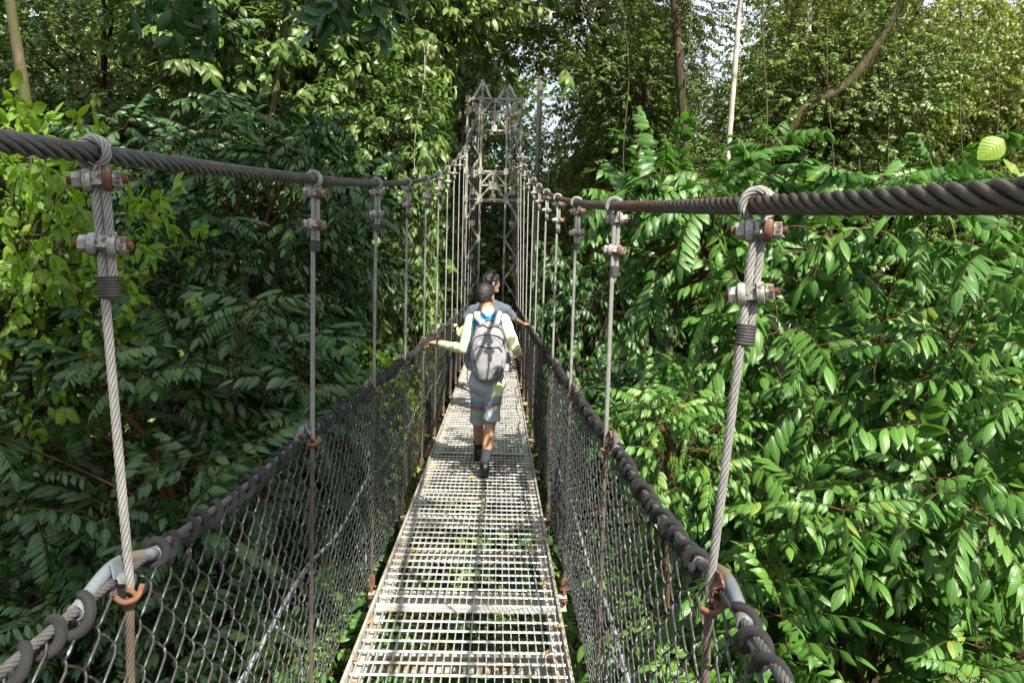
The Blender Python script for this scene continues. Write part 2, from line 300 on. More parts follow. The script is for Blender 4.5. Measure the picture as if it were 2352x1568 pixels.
for k in range(1, NH+1):
    yk = STEP*k
    for s in (-1, 1):
        near = k <= 3
        xc = s*float(xcab(yk))+(TX*max(0, (yk-9)/12)); zc = float(zcab(yk, s)); zr = float(zrail(yk)); zd = float(zdeck(yk)); xr = s*0.497
        mb = MB(); n = 30 if near else (12 if k < 7 else 6)
        hp = lambda z: np.stack([xc+(xr-xc)*np.clip((zc-z)/(zc-zr), 0, 1.0), np.full_like(z, yk), z], 1)
        stp = 0.004 if k == 1 else (0.006 if k <= 3 else 0.05)
        zt = zc-0.05
        z1 = np.arange(zt, zr-0.02, -stp); z2 = np.arange(zr-0.02, zd-0.10, -stp)
        kw = dict(lobes=6, amp=0.34, lay=0.085) if k <= 3 else {}
        mb.tube(hp(z1), 0.0078, n, 0, ref=(1, 0, 0), **kw); mb.tube(hp(z2), 0.0076, n, 1, ref=(1, 0, 0), **kw)
        o = mb.build('hanger', [MT['hanger'], MT['hanger_rust']], bridge)
        # loop over the main cable and the doubled tail
        mb = MB(); rl = 0.0245; a = np.linspace(-0.35*PI-PI/2+0.6, 2*PI-PI/2-0.6+0.35*PI, 40)
        a = np.linspace(R(-62), R(242), 40 if near else 16)
        yy = np.linspace(-0.007, 0.007, len(a)); lp = np.stack([xc+rl*np.cos(a), yk+yy, zc+rl*np.sin(a)], 1)
        e0 = np.array([[xc+0.006, yk-0.008, zc-0.05]]); e1 = np.array([[xc-0.006, yk+0.008, zc-0.05]])
        lp = np.vstack([e0, lp, e1])
        c = np.array([xc, yk, zc]); refs = nrm(lp-c); 
        mb.tube(lp, 0.0078, n, 0, ref=np.cross(np.broadcast_to([0, 1, 0], refs.shape), refs)*0+np.array([0, 1, 0]), lobes=6 if near else 0, amp=0.34, lay=0.085)
        tl = np.arange(zc-0.05, zc-0.235, -(0.004 if near else 0.03)); tp = hp(tl)+np.array([0.0145, 0.003, 0])
        mb.tube(tp, 0.0076, n, 0, ref=(1, 0, 0), **kw)
        lo = mb.build('cable_loop', MT['hanger'], o)
        # black tape binding
        mb = MB(); zs = np.linspace(zc-0.200, zc-0.236, 26 if near else 4); ctr = hp(zs)+np.array([0.0072, 0.0015, 0])
        rr = 0.0115+(0.0007*np.sin(np.arange(len(zs))*PI*0.55) if near else 0); mb.tube(ctr, rr, 16, 0, ref=(1, 0, 0), flat=1.5)
        mb.build('tape_binding', MT['tape'], o)
        for q, (dz, cm) in enumerate(((0.043, cl0 if (k+(s > 0)) % 3 else cl1), (0.148, cl0 if (k+s) % 2 else cl1))):
            loc = hp(np.array([zc-dz]))[0]+np.array([0.006, -0.004, 0])
            if cm.name not in used: used.add(cm.name); c2 = cm; c2.parent = o; c2.location = loc
            else: c2 = copyo(cm, o, loc)
            c2.rotation_euler = (R(random.uniform(-30, 30)), R(random.uniform(-7, 7)), R(random.uniform(-12, 12)+(14 if s < 0 else -10)))
        # rusty shackle at the deck
        if shack0 is None:
            mb = MB(); a = np.linspace(0, 2*PI, 17); mb.tube(np.stack([0.012*np.cos(a), 0*a, 0.032*np.sin(a)], 1), 0.006, 8, 0, ref=(0, 1, 0), cap=False)
            mb.tube([(-0.024, 0, -0.030), (0.024, 0, -0.030)], 0.006, 8, 0); mb.tube([(0, 0, -0.03), (0, 0, -0.075)], 0.008, 8, 0); mb.box((0, 0, -0.085), (0.03, 0.045, 0.02), 0)
            shack0 = mb.build('shackle', MT['rust'], o); shack0.location = (xr, yk, zd+0.02)
        else: copyo(shack0, o, (xr, yk, zd+0.02))
# handrails
def railp(yv, s):
    bow = 0.008*np.cos(yv/STEP*2*PI)
    return np.stack([s*(0.515+0*yv), yv, zrail(yv)+bow], 1)
for s in (-1, 1):
    y1 = np.arange(-0.6, 6, 0.006); y2 = np.arange(6, YT-0.4, 0.1)
    mb = MB(); mb.tube(railp(y1, s), 0.0085, 12, lobes=6, amp=0.28, lay=0.085); mb.tube(railp(y2, s), 0.0085, 6)
    o = mb.build('handrail_cable', MT['railrope'], bridge)
    # lashing rope wound round cable and mesh edge
    mb = MB(); pitch = 0.072
    for (ya, yb, stp, n) in ((-0.5, 5.4, 0.0045, 10), (5.4, YT-0.5, 0.0105, 6)):
        yv = np.arange(ya, yb, stp); ph = (yv+0.012*np.sin(yv*9.1)+0.008*np.sin(yv*27))/pitch*2*PI; base = railp(yv, s)
        msk = np.abs((yv/STEP)-np.round(yv/STEP))*STEP
        rad = 0.0160+0.003*np.sin(yv*23)+0.002*np.sin(yv*61)
        off = np.stack([np.cos(ph)*rad, 0.012*np.sin(ph*0.37), np.sin(ph)*rad*1.15-0.008], 1)
        gap = msk < 0.105
        seg = np.flatnonzero(np.diff(gap.astype(int)))
        idx = np.concatenate([[0], seg+1, [len(yv)]])
        for a_, b_ in zip(idx[:-1], idx[1:]):
            if b_-a_ < 8 or (gap[a_] and ya < 0): continue
            P_ = base[a_:b_]+off[a_:b_]
            mb.tube(P_, 0.0088 if ya < 0 else 0.0105, n, 0, ref=off[a_:b_])
    mb.build('lashing_rope', MT['rope'], o)
    # bent pipe sleeves and rusty clips at each hanger
    for k in range(1, NH+1):
        yk = STEP*k; mb = MB(); t = np.linspace(-0.135, 0.135, 14)
        P_ = railp(yk+t, s)+np.stack([s*0.012*np.cos(t/0.135*PI/2)+0*t, 0*t, 0.016*np.cos(t/0.135*PI/2)-0.002+0.003*np.sin(t*30+k)], 1)
        mb.tube(P_, 0.0118, 14 if k < 5 else 6, 0)
        if k < 5:
            for e in (0, -1):
                c = P_[e]; a = np.linspace(0, 2*PI, 15); mb.tube(np.stack([c[0]+0.0118*np.cos(a), c[1]+0*a, c[2]+0.0118*np.sin(a)], 1), 0.002, 6, 0, ref=(0, 1, 0), cap=False)
        pp = mb.build('pipe_sleeve', MT['pipe'], o)
        if k <= 6:
            mb = MB(); p0 = railp(np.array([yk]), s)[0]; hx = s*0.497
            a = np.linspace(R(-150), R(90), 14)
            mb.tube(np.stack([hx-s*0.0+0.017*np.cos(a)*1.0, yk-0.012+0.0*a, p0[2]-0.030+0.012*np.sin(a)], 1), 0.0045, 8, 0)
            mb.tube(smoothpath([(hx-0.018, yk-0.014, p0[2]-0.03), (hx, yk-0.02, p0[2]-0.036), (hx+0.018, yk-0.014, p0[2]-0.03), (hx+0.022, yk, p0[2]-0.012)], 5), 0.005, 8, 0)
            mb.build('rusty_hook', MT['rust'], o)
            mb = MB(); mb.bar((p0[0]-s*0.004, yk-0.03, p0[2]+0.022), (p0[0]-s*0.004, yk+0.03, p0[2]+0.012), 0.030, 0.004, 0, up=(1, 0, 0.3))
            a = np.linspace(0, 1.6*PI, 16); mb.tube(np.stack([p0[0]-s*0.003+0.013*np.cos(a), yk-0.022+0.030*a/a[-1], p0[2]-0.004+0.013*np.sin(a)], 1), 0.004, 8, 0, flat=3.0, ref=(0, 1, 0))
            mb.bar((p0[0], yk-0.02, p0[2]-0.012), (p0[0], yk+0.035, p0[2]-0.045), 0.024, 0.004, 0, up=(1, 0, 0))
            mb.build('rail_bracket', MT['pipe'] if s < 0 else MT['clamp_rust'], o, smooth=False)
# chain link sides
W = 0.0465
for s in (-1, 1):
    mb = MB(); ys = np.arange(-0.35, YT-0.7, W)
    for i, y0 in enumerate(ys):
        far = y0 > 5.5; vfar = y0 > 11
        ztop = float(zrail(y0))-0.006; zb = float(zdeck(y0))+0.02-0.02*math.sin(y0*3.1)
        nz = int((ztop-zb)/W)+1; j = np.arange(nz+1); zz = ztop-j*W*(ztop-zb)/(nz*W)
        sg = np.where((j+i) % 2 == 0, 1.0, -1.0)
        jit = 0.0026*np.sin(i*1.7+j*0.9)+0.0022*np.sin(i*0.31+j*2.3)+0.006*np.sin(i*0.23+1.3*np.sin(i*0.11))*np.sin(j*0.35+i*0.05)
        xx = s*(0.512-0.018*np.sin(PI*(ztop-zz)/(ztop-zb))+0.006*np.sin(y0*2.3+zz*4)); 
        A = np.stack([xx, y0+sg*(W*0.5+0.0015)+jit, zz+jit], 1)
        if vfar: P_ = A; n = 3; rw = 0.0021
        elif far:
            P_ = A; n = 3; rw = 0.0021
        else:
            # rounded hooks, alternating in depth so neighbours interlock
            lo_, hi_ = [], []
            P_ = []
            for q in range(len(A)):
                p = A[q]; o_ = 0.0040*sg[q]*s
                if q > 0:
                    d = A[q-1]-p; P_.append(p+d*0.30+np.array([o_*1.4, 0.004*sg[q]*-1+0.004*sg[q]*2, 0])); P_.append(p+d*0.12+np.array([o_, 0.001*sg[q], 0]))
                P_.append(p+np.array([0, 0, 0]))
                if q < len(A)-1:
                    d = A[q+1]-p; P_.append(p+d*0.12-np.array([o_, -0.001*sg[q], 0])); P_.append(p+d*0.30-np.array([o_*1.4, -0.004*sg[q], 0]))
            P_ = np.array(P_); n = 6 if y0 < 3 else 4; rw = 0.0026
        mb.tube(P_, rw, n, 0, ref=(1, 0, 0), cap=False)
    mb.build('chain_link_side', MT['mesh'], bridge)
    # light stay cable strung low along the mesh with clips
    mb = MB()
    pts = []
    for k in range(0, 9):
        pts += [(s*0.53, k*STEP, 0.56 if s < 0 else 0.44), (s*0.535, k*STEP+STEP/2, 0.50 if s < 0 else 0.38)]
    mb.tube(smoothpath(pts, 6), 0.0062, 8, 0, ref=(1, 0, 0)); 
    for k in range(1, 5):
        z0 = 0.56 if s < 0 else 0.44
        mb.tube(smoothpath([(s*0.53, k*STEP-0.30, z0-0.05), (s*0.53, k*STEP-0.02, 0.30), (s*0.53, k*STEP+0.02, 0.05)], 6), 0.004, 6, 0, ref=(1, 0, 0))
    so = mb.build('stay_cable', MT['stay'], bridge)
    for k in range(1, 7):
        c = copyo(cl1, so, (s*0.53, k*STEP+0.0-0.12, (0.545 if s < 0 else 0.425))); c.name = 'cable_clip'; c.scale = (0.55,)*3; c.rotation_euler = (0, 0, PI/2)
    # low wire along the deck edge
# deck
PL = 3.30; Y0 = 0.28-3.3
joints = [Y0+PL*i for i in range(0, 9)]
bx = np.linspace(-0.425, 0.425, 25)
for i in range(len(joints)-1):
    ya, yb = joints[i]+0.004, joints[i+1]-0.004
    if yb < 0.2: continue
    yb = min(yb, YT+0.5); yy = np.linspace(ya, yb, 9)
    mb = MB()
    for x in bx:
        for a_, b_ in zip(yy[:-1], yy[1:]): mb.bar((x, a_, zdeck(a_)-0.013), (x, b_, zdeck(b_)-0.013), 0.0042, 0.026, 0, up=(0, 0, 1))
    yr = np.arange(ya+0.05, yb-0.03, 0.0975)
    for y in yr:
        z = float(zdeck(y)); n = 80 if False else 2
        mb.tube([(-0.435, y, z-0.002), (0.435, y, z-0.001)], 0.0085, 8, 0, flat=0.6, ref=(0, 0, 1))
    for y, w in ((ya+0.016, 0.028), (yb-0.016, 0.028)): mb.box((0, y, zdeck(y)+0.0035), (0.86, w, 0.005), 0)
    dp = mb.build('deck_panel', MT['galv'], bridge, smooth=False)
    for s in (-1, 1):
        mb = MB()
        for a_, b_ in zip(yy[:-1], yy[1:]):
            mb.bar((s*0.444, a_, zdeck(a_)-0.005), (s*0.444, b_, zdeck(b_)-0.005), 0.006, 0.048, 0, up=(0, 0, 1))
            mb.bar((s*0.452, a_, zdeck(a_)+0.004), (s*0.452, b_, zdeck(b_)+0.004), 0.004, 0.020, 0, up=(0, 0, 1))
            mb.bar((s*0.412, a_, zdeck(a_)-0.034), (s*0.412, b_, zdeck(b_)-0.034), 0.058, 0.006, 0, up=(0, 0, 1))
        mb.build('edge_rail', MT['beam'], dp, smooth=False)
for i in range(1, 34):
    y = i*STEP/2; z = float(zdeck(y)); wide = (i % 2 == 0); w = 1.02 if wide else 0.93
    if y > YT: break
    mb = MB(); mb.box((0, y, z-0.045), (w, 0.055, 0.006), 0); mb.box((0, y+0.024, z-0.078), (w, 0.006, 0.06), 0); mb.box((0, y, z-0.111), (w, 0.055, 0.006), 0)
    for s in (-1, 1): mb.tube([(s*0.40, y, z-0.041), (s*0.40, y, z-0.02)], 0.012, 6, 0)
    mb.build('cross_beam', MT['beam'], bridge, smooth=False)
# dry leaves on the deck
def leaf_tpl(L, Wd, ns=6, fold=0.25, droop=0.2, tip=0.7, curl=0.0, base=0.06):
    t = np.linspace(0, 1, ns+1); w = np.sin(PI*np.clip(t, 0, 1)**tip)**0.85*Wd/2; w[0] = Wd*0.03; w[-1] = Wd*0.01
    V = []; uv = []
    for ti, wi in zip(t, w):
        y = ti*L*(1-0.25*droop*ti); z = -droop*L*ti**2
        V += [(-wi, y, z-fold*wi*0.4-curl*wi), (0, y, z+fold*wi*0.6), (wi, y, z-fold*wi*0.4-curl*wi)]; uv += [(0, ti), (0.5, ti), (1, ti)]
    F = []
    for i in range(ns):
        a = i*3; F += [(a, a+1, a+4, a+3), (a+1, a+2, a+5, a+4)]
    return np.array(V, float), np.array(F), np.array(uv, float)
lt = leaf_tpl(0.085, 0.04, 4, 0.6, 0.2)
dl0 = None
for i in range(44):
    s = random.choice((-1, -1, 1)); y = random.uniform(2.7, 11); x = s*random.uniform(0.36, 0.43) if i % 5 else random.uniform(-0.3, 0.3)
    if dl0 is None:
        mb = MB(); mb.add(lt[0], lt[1], uv=lt[2]); dl0 = mb.build('dry_leaf', MT['dry']); o = dl0
        me_y = dl0.data.copy(); me_y.materials.clear(); me_y.materials.append(MT['dryy'])
    else: o = dl0.copy(); COL.objects.link(o)
    if i % 3 == 2: o.data = me_y
    o.location = (x, y, zdeck(y)+0.014); o.rotation_euler = (random.uniform(-.2, .2), random.uniform(-.2, .2), random.uniform(0, 6.28)); o.scale = (random.uniform(0.5, 1.1),)*3
    tag(o, 'small withered leaf lying on the grating near the deck edge', 'leaf', 'withered leaves on the bridge deck')
# ================================================================== TOWER
tower = empty('bridge_tower', (TX, YT, 0), 'grey steel lattice tower with two peaked tops at the far end of the footbridge', 'tower')
def tpart(name, mb, smooth=False, par=None): return mb.build(name, MT['tower'], par or tower, smooth=smooth)
ZT = 6.62; dpt = 0.42
for s in (-1, 1):
    mb = MB(); xo, xi = s*0.72, s*0.35
    for x in (xo, xi):
        for y in (0, dpt):
            for (dx, dy, w, t) in ((0, 0, 0.058, 0.008), (s*(-0.025 if x == xo else 0.025), 0.025, 0.008, 0.058)):
                mb.box((x+dx, y+dy, (ZT-3)/2), (w, t, ZT+3))
    for (xa, xb, ya, yb) in ((xo, xi, 0, 0), (xo, xi, dpt, dpt), (xi, xi, 0, dpt)):
        z = -2.6; fl = 0
        while z < ZT-0.5:
            A = (xa, ya-0.008, z) if fl else (xb, yb-0.008, z); B = (xb, yb-0.008, z+0.55) if fl else (xa, ya-0.008, z+0.55)
            mb.bar(A, B, 0.04, 0.007, 0, up=(0, 1, 0.01) if ya == yb else (1, 0, 0.01)); z += 0.55; fl = 1-fl
    for zc_ in (6.42, 5.98, 5.55, 4.6, 4.15, 3.3, 2.4, 1.5, 0.6):
        mb.box(((xo+xi)/2, -0.016, zc_), (0.15 if zc_ > 3 else 0.1, 0.008, 0.16 if zc_ > 3 else 0.1))
    for zc_ in (ZT-0.02, 6.28, 5.79, 4.70, 3.95): 
        for x in (xo, xi): mb.box((x, -0.024, zc_), (0.13, 0.008, 0.17))
        mb.bar((xo, -0.012, zc_), (xi, -0.012, zc_), 0.05, 0.008, 0, up=(0, 1, 0.01))
    tpart('column', mb)
    mb = MB(); ax = s*0.34
    for (x, y) in ((ax-0.24, 0), (ax+0.24, 0), (ax-0.24, dpt), (ax+0.24, dpt)): mb.bar((x, y, ZT), (ax, dpt/2, ZT+0.50), 0.05, 0.05)
    mb.bar((ax, dpt/2, ZT-0.9), (ax, dpt/2, ZT+0.50), 0.07, 0.07); mb.bar((ax-0.26, 0, ZT), (ax+0.26, 0, ZT), 0.05, 0.05, up=(0, 0, 1)); mb.tube([(ax-0.05, dpt/2, ZT+0.50), (ax+0.05, dpt/2, ZT+0.50)], 0.05, 12)
    tpart('peak', mb)
def xpanel(z0, z1, mb, deep):
    zm = (z0+z1)/2
    for z in (z0, z1, zm): mb.bar((-0.35, -0.004, z), (0.35, -0.004, z), 0.045, 0.02, up=(0, 1, 0))
    mb.bar((0, -0.01, z0), (0, -0.01, z1), 0.05, 0.012, up=(0, 1, 0))
    for s in (-1, 1):
        mb.bar((s*0.05, -0.02, z1-0.03), (s*0.33, -0.02, zm+0.02), 0.045, 0.01, up=(0, 1, 0)); mb.bar((s*0.05, -0.02, zm), (s*0.33, -0.02, z0+0.05), 0.045, 0.01, up=(0, 1, 0))
    for z in (z0, z1): mb.bar((0, -0.02, z), (0, dpt+0.02, z), 0.04, 0.04, up=(0, 0, 1)); mb.bar((-0.35, dpt, z), (0.35, dpt, z), 0.045, 0.02, up=(0, 1, 0)); mb.bar((-0.33, 0, z), (-0.33, dpt, z), 0.04, 0.02, up=(0, 0, 1)); mb.bar((0.33, 0, z), (0.33, dpt, z), 0.04, 0.02, up=(0, 0, 1))
    mb.box((0, -0.032, zm), (0.21, 0.008, 0.22)); mb.box((0, -0.030, z1-0.04), (0.15, 0.008, 0.12)); mb.box((0, -0.030, z0+0.05), (0.15, 0.008, 0.16))
for z0, z1 in ((5.79, ZT), (3.95, 4.70)):
    mb = MB(); xpanel(z0, z1, mb, 1); tpart('cross_brace', mb)
# ================================================================== FOLIAGE
def frames(D, U):
    y = nrm(D); x = nrm(np.cross(y, U)); z = np.cross(x, y); return np.stack([x, y, z], -1)
class TPL:
    """merged template: V, F, uv, tint, mat"""
    def __init__(s): s.V = []; s.F = []; s.uv = []; s.ti = []; s.m = []; s.n = 0; s.id = []; s.nid = 0
    def inst(s, t, P, Rm, S, tint):
        V, F, uv = t[:3]; N = len(P); k = len(V)
        VV = np.asarray(P)[:, None, :]+np.einsum('nij,kj->nki', Rm, V)*np.asarray(S).reshape(-1, 1, 1)
        s.V.append(VV.reshape(-1, 3)); s.F.append((F[None]+(np.arange(N)*k)[:, None, None]).reshape(-1, 4)+s.n); s.uv.append(np.tile(uv, (N, 1)))
        bt = t[3] if len(t) > 3 else np.zeros(k); s.ti.append((np.asarray(tint)[:, None]+bt[None]).ravel())
        bm = t[4] if len(t) > 4 else np.zeros(len(F), int); s.m.append(np.tile(bm, N)); s.n += N*k
        li = t[5] if len(t) > 5 else np.zeros(k, int); K_ = li.max()+1; s.id.append((li[None]+(np.arange(N)*K_)[:, None]).ravel()+s.nid); s.nid += N*K_; return s
    def tube(s, pts, r, n=4, mat=1):
        mb = MB(); mb.tube(pts, r, n, 0, cap=False); V = mb.V[0]; s.V.append(V); F = mb.Q[0]; s.F.append(F+s.n); s.uv.append(mb.uv[0]); s.ti.append(np.full(len(V), 0.5)); s.m.append(np.full(len(F), mat)); s.n += len(V); s.id.append(np.full(len(V), s.nid)); s.nid += 1; return s
    def pack(s): return (np.concatenate(s.V), np.concatenate(s.F), np.concatenate(s.uv), np.concatenate(s.ti), np.concatenate(s.m), np.concatenate(s.id))
def mesh_of(t, name, mats):
    mb = MB(); V, F, uv, ti, m, li = t.pack(); mb.add(V, F, None, m, uv, ti); mb.lid = li; return mb, mats
def rnd(a, b, n=None): return rng.uniform(a, b, n)
# ---- pinnate frond templates
def frond(seed, L=0.54, pairs=10, leafL=0.140, leafW=0.054, ns=6, hang=0.45):
    r = np.random.default_rng(seed); t = TPL(); s = np.linspace(0, 1, 14)
    dr = r.uniform(0.15, 0.60)
    rach = lambda q: np.stack([0.03*L*np.sin(q*3+seed), L*(q-0.12*dr*q**2), -dr*L*q**2.1], -1)
    t.tube(rach(s), np.linspace(0.0036, 0.0012, 14), 4)
    q = np.repeat(np.linspace(0.22, 0.97, pairs), 2); side = np.tile([1, -1], pairs); q = q+r.uniform(-0.012, 0.012, len(q))
    q = np.append(q, 1.0); side = np.append(side, 0)
    P = rach(q); P2 = rach(q-0.02); T = nrm(P-P2)
    sx = np.stack([np.ones(len(q)), 0*q, 0*q], 1)*side[:, None]
    ang = r.uniform(0.3, 0.65, len(q)); ang[-1] = 1.5
    D = sx*np.cos(ang)[:, None]+T*np.sin(ang)[:, None]; D[:, 2] -= hang*r.uniform(0.4, 1.5, len(q))*np.abs(side)+0.1
    U = np.stack([0.25*side+r.uniform(-.2, .2, len(q)), r.uniform(-.15, .15, len(q)), np.ones(len(q))], 1)
    S = np.where(side == 0, 1.05, 0.72+0.38*np.sin(PI*np.clip(q*0.9, 0, 1)))*r.uniform(0.88, 1.1, len(q))
    for v, dd in enumerate((0.16, 0.30, 0.42)):
        k = r.integers(0, 3, len(q)) == v
        if k.any(): t.inst(leaf_tpl(leafL, leafW, ns, 0.35, dd, 0.72), P[k], frames(D[k], U[k]), S[k], r.uniform(-0.09, 0.09, k.sum())+(r.uniform(0, 1, k.sum()) < 0.010)*0.4)
    return t.pack()
FR = [frond(i) for i in range(7)]
FRL = [frond(i+20, ns=3) for i in range(5)]
# ---- twig templates with simple leaves
def twig(seed, n=9, L=0.4, leafL=0.17, leafW=0.07, ns=3, hang=0.6, spread=0.7, whorl=False):
    r = np.random.default_rng(seed); t = TPL(); s = np.linspace(0, 1, 6)
    st = lambda q: np.stack([0.06*L*np.sin(q*4+seed), L*q, -0.15*L*q**2], -1)
    t.tube(st(s), np.linspace(0.006, 0.002, 6), 3)
    q = np.sort(r.uniform(0.15 if not whorl else 0.8, 1, n)); ph = np.arange(n)*2.4+r.uniform(0, 6)
    D = np.stack([np.cos(ph)*spread, r.uniform(0.3, 0.9, n), np.sin(ph)*spread*0.7-hang], 1)
    U = np.stack([r.uniform(-.4, .4, n), r.uniform(0, .6, n), np.ones(n)], 1)
    t.inst(leaf_tpl(leafL, leafW, ns, 0.3, 0.25, 0.85), st(q), frames(D, U), r.uniform(0.6, 1.2, n), r.uniform(-0.16, 0.16, n)+(r.uniform(0, 1, n) < 0.015)*0.45); return t.pack()
TW = {
 'broad': [twig(i, 9, 0.42, 0.205, 0.080, 4, 0.7, 0.8) for i in range(5)],
 'small': [twig(30+i, 12, 0.42, 0.12, 0.062, 3, 0.6, 0.9) for i in range(4)],
 'hang': [twig(60+i, 14, 0.60, 0.135, 0.066, 3, 0.95, 0.55) for i in range(4)],
 'round': [twig(90+i, 7, 0.40, 0.17, 0.105, 4, 0.4, 0.9) for i in range(4)],
}
def shell(n, r, power=0.35, bumpy=0.28, low=-1.0, seed=0):
    d = nrm(r.normal(size=(n*2, 3))); d = d[d[:, 2] > low][:n]
    rad = r.uniform(0, 1, len(d))**power
    lump = np.array([mnoise.noise(Vector(q*1.9)+Vector((seed*3.1, 0, 0))) + 0.5*mnoise.noise(Vector(q*4.5)+Vector((0, seed*2.7, 0))) for q in d])
    return d, rad*(1+bumpy*lump*1.6)
def crown_pinnate(seed, rad, nshoot, mat, per=6, tpls=None, tint0=0.45, power=0.35, twigr=0.006, scale=1.0, low=-1.0):
    """pinnate crown in metres, centred on the origin; rad = (rx, ry, rz)"""
    r = np.random.default_rng(seed); rad = np.array(rad); t = TPL(); tp = tpls or FR
    d, q = shell(nshoot, r, power, 0.3, low, seed); P = d*q[:, None]*rad; N = len(P)
    sh = nrm(d*np.array([1, 1, 0.5])+np.array([0, 0, 0.25])+r.normal(0, 0.25, (N, 3)))
    az = r.uniform(0, 2*PI, N)[:, None]+np.arange(per)[None]*2*PI/per+r.normal(0, 0.3, (N, per))
    a = nrm(np.cross(sh, [0.1, 0.2, 1])); b = np.cross(sh, a)
    fw = r.uniform(0.15, 1.1, (N, per))
    D = a[:, None]*np.cos(az)[..., None]+b[:, None]*np.sin(az)[..., None]+sh[:, None]*fw[..., None]
    D[..., 2] = D[..., 2]*0.6+0.05; D = D.reshape(-1, 3); PP = np.repeat(P, per, 0)
    U = np.stack([r.normal(0, 0.25, len(D)), r.normal(0, 0.25, len(D)), np.ones(len(D))], 1)
    ti = np.repeat(tint0+r.normal(0, 0.10, N), per)+r.normal(0, 0.09, len(D)); S = r.uniform(0.62, 1.22, len(D))*scale
    w = r.integers(0, len(tp), len(D))
    for k in range(len(tp)):
        m = w == k; t.inst(tp[k], PP[m], frames(D[m], U[m]), S[m], ti[m])
    for i in range(N):
        if i % 5 == 0 or N < 60:
            p = P[i]; m_ = p*r.uniform(0.25, 0.5)+np.array([0, 0, -0.12*rad[2]])
            t.tube(smoothpath([m_, (m_+p)/2+r.normal(0, 0.05, 3), p], 4), np.linspace(twigr*2.2, twigr*0.7, 9), 4)
    for i in range(min(10, N)):
        p = P[r.integers(N)]*0.8; t.tube(smoothpath([np.array([0, 0, -0.7*rad[2]]), p*0.35+np.array([0, 0, -0.1*rad[2]]), p*0.7, p], 5), np.linspace(0.035, 0.008, 16), 6)
    return mesh_of(t, 'crown', [mat, MT['barkred']])
def crown_twig(seed, kind, rad, n, mat, tint0=0.45, power=0.35, bumpy=0.3, scale=1.0, bark='bark', down=0.0, low=-1.0, limb=0.05, clump=0):
    r = np.random.default_rng(seed); rad = np.array(rad, float); t = TPL(); tp = TW[kind]
    d, q = shell(n, r, power, bumpy, low, seed)
    if clump:
        c = nrm(r.normal(size=(clump, 3))); cq = r.uniform(0.45, 1.0, clump)
        k = r.integers(0, clump, len(d)); P = (c[k]*cq[k][:, None])*rad+r.normal(0, 1, (len(d), 3))*np.array([0.62, 0.62, 0.30])*1.0
        d = nrm(P/rad)
    else: P = d*q[:, None]*rad; k = None
    N = len(P)
    D = nrm(d*np.array([1, 1, 0.45])+r.normal(0, 0.4, (N, 3))+np.array([0, 0, -down]))
    U = np.stack([r.normal(0, 0.4, N), r.normal(0, 0.4, N), np.ones(N)], 1)
    ti = tint0+r.normal(0, 0.08, N)+0.12*np.array([mnoise.noise(Vector(p*0.9)) for p in P]); S = r.uniform(0.7, 1.25, N)*scale
    w = r.integers(0, len(tp), N)
    for j in range(len(tp)):
        m = w == j; t.inst(tp[j], P[m], frames(D[m], U[m]), S[m], ti[m])
    for i in range(14):
        p = P[r.integers(N)]*0.9; a = np.array([0, 0, -0.75*rad[2]])
        t.tube(smoothpath([a, a*0.3+p*0.35+r.normal(0, 0.15, 3), p*0.7+r.normal(0, 0.1, 3), p], 5), np.linspace(limb, limb*0.15, 16), 6)
    for i in range(60):
        p = P[r.integers(N)]; m_ = p*r.uniform(0.3, 0.6); t.tube(smoothpath([m_, (m_+p)/2+r.normal(0, 0.12, 3), p], 3), np.linspace(limb*0.3, limb*0.08, 7), 4)
    return mesh_of(t, 'crown', [mat, MT[bark]])
# ---- terrain
def hgt(x, y):
    sm = lambda a, b, v: np.clip((v-a)/(b-a), 0, 1)**2*(3-2*np.clip((v-a)/(b-a), 0, 1))
    v = -8.5+8.8*sm(9, 21, y)+np.maximum(0, y-22)*0.22+7.5*sm(-3, -14, y)+np.maximum(0, np.abs(x)-5)*0.28*sm(-6, 10, y)
    v = v+0.5*np.sin(x*0.5+y*0.31)*np.cos(y*0.43-x*0.2)
    path = np.exp(-(x/1.6)**2)*sm(19, 21, y); return v*(1-path)+path*np.where(y > 20, 0.38+np.maximum(0, y-22)*0.12, v)
gx, gy = np.meshgrid(np.concatenate([np.linspace(-260, -50, 8), np.linspace(-45, 45, 91), np.linspace(50, 260, 8)]), np.concatenate([np.linspace(-200, -30, 6), np.linspace(-25, 60, 86), np.linspace(65, 300, 8)]))
gz = hgt(gx, gy); gz = np.where(gy > 60, hgt(gx*0, gy*0+60)+(gy-60)*0.05+np.abs(gx)*0.02, gz); gz = np.minimum(gz, 16)
ny, nx = gx.shape; I = np.arange(ny*nx).reshape(ny, nx)
mb = MB(); mb.add(np.stack([gx, gy, gz], -1).reshape(-1, 3), np.stack([I[:-1, :-1], I[:-1, 1:], I[1:, 1:], I[1:, :-1]], -1).reshape(-1, 4))
g = mb.build('ground', MT['soil']); g['kind'] = 'structure'
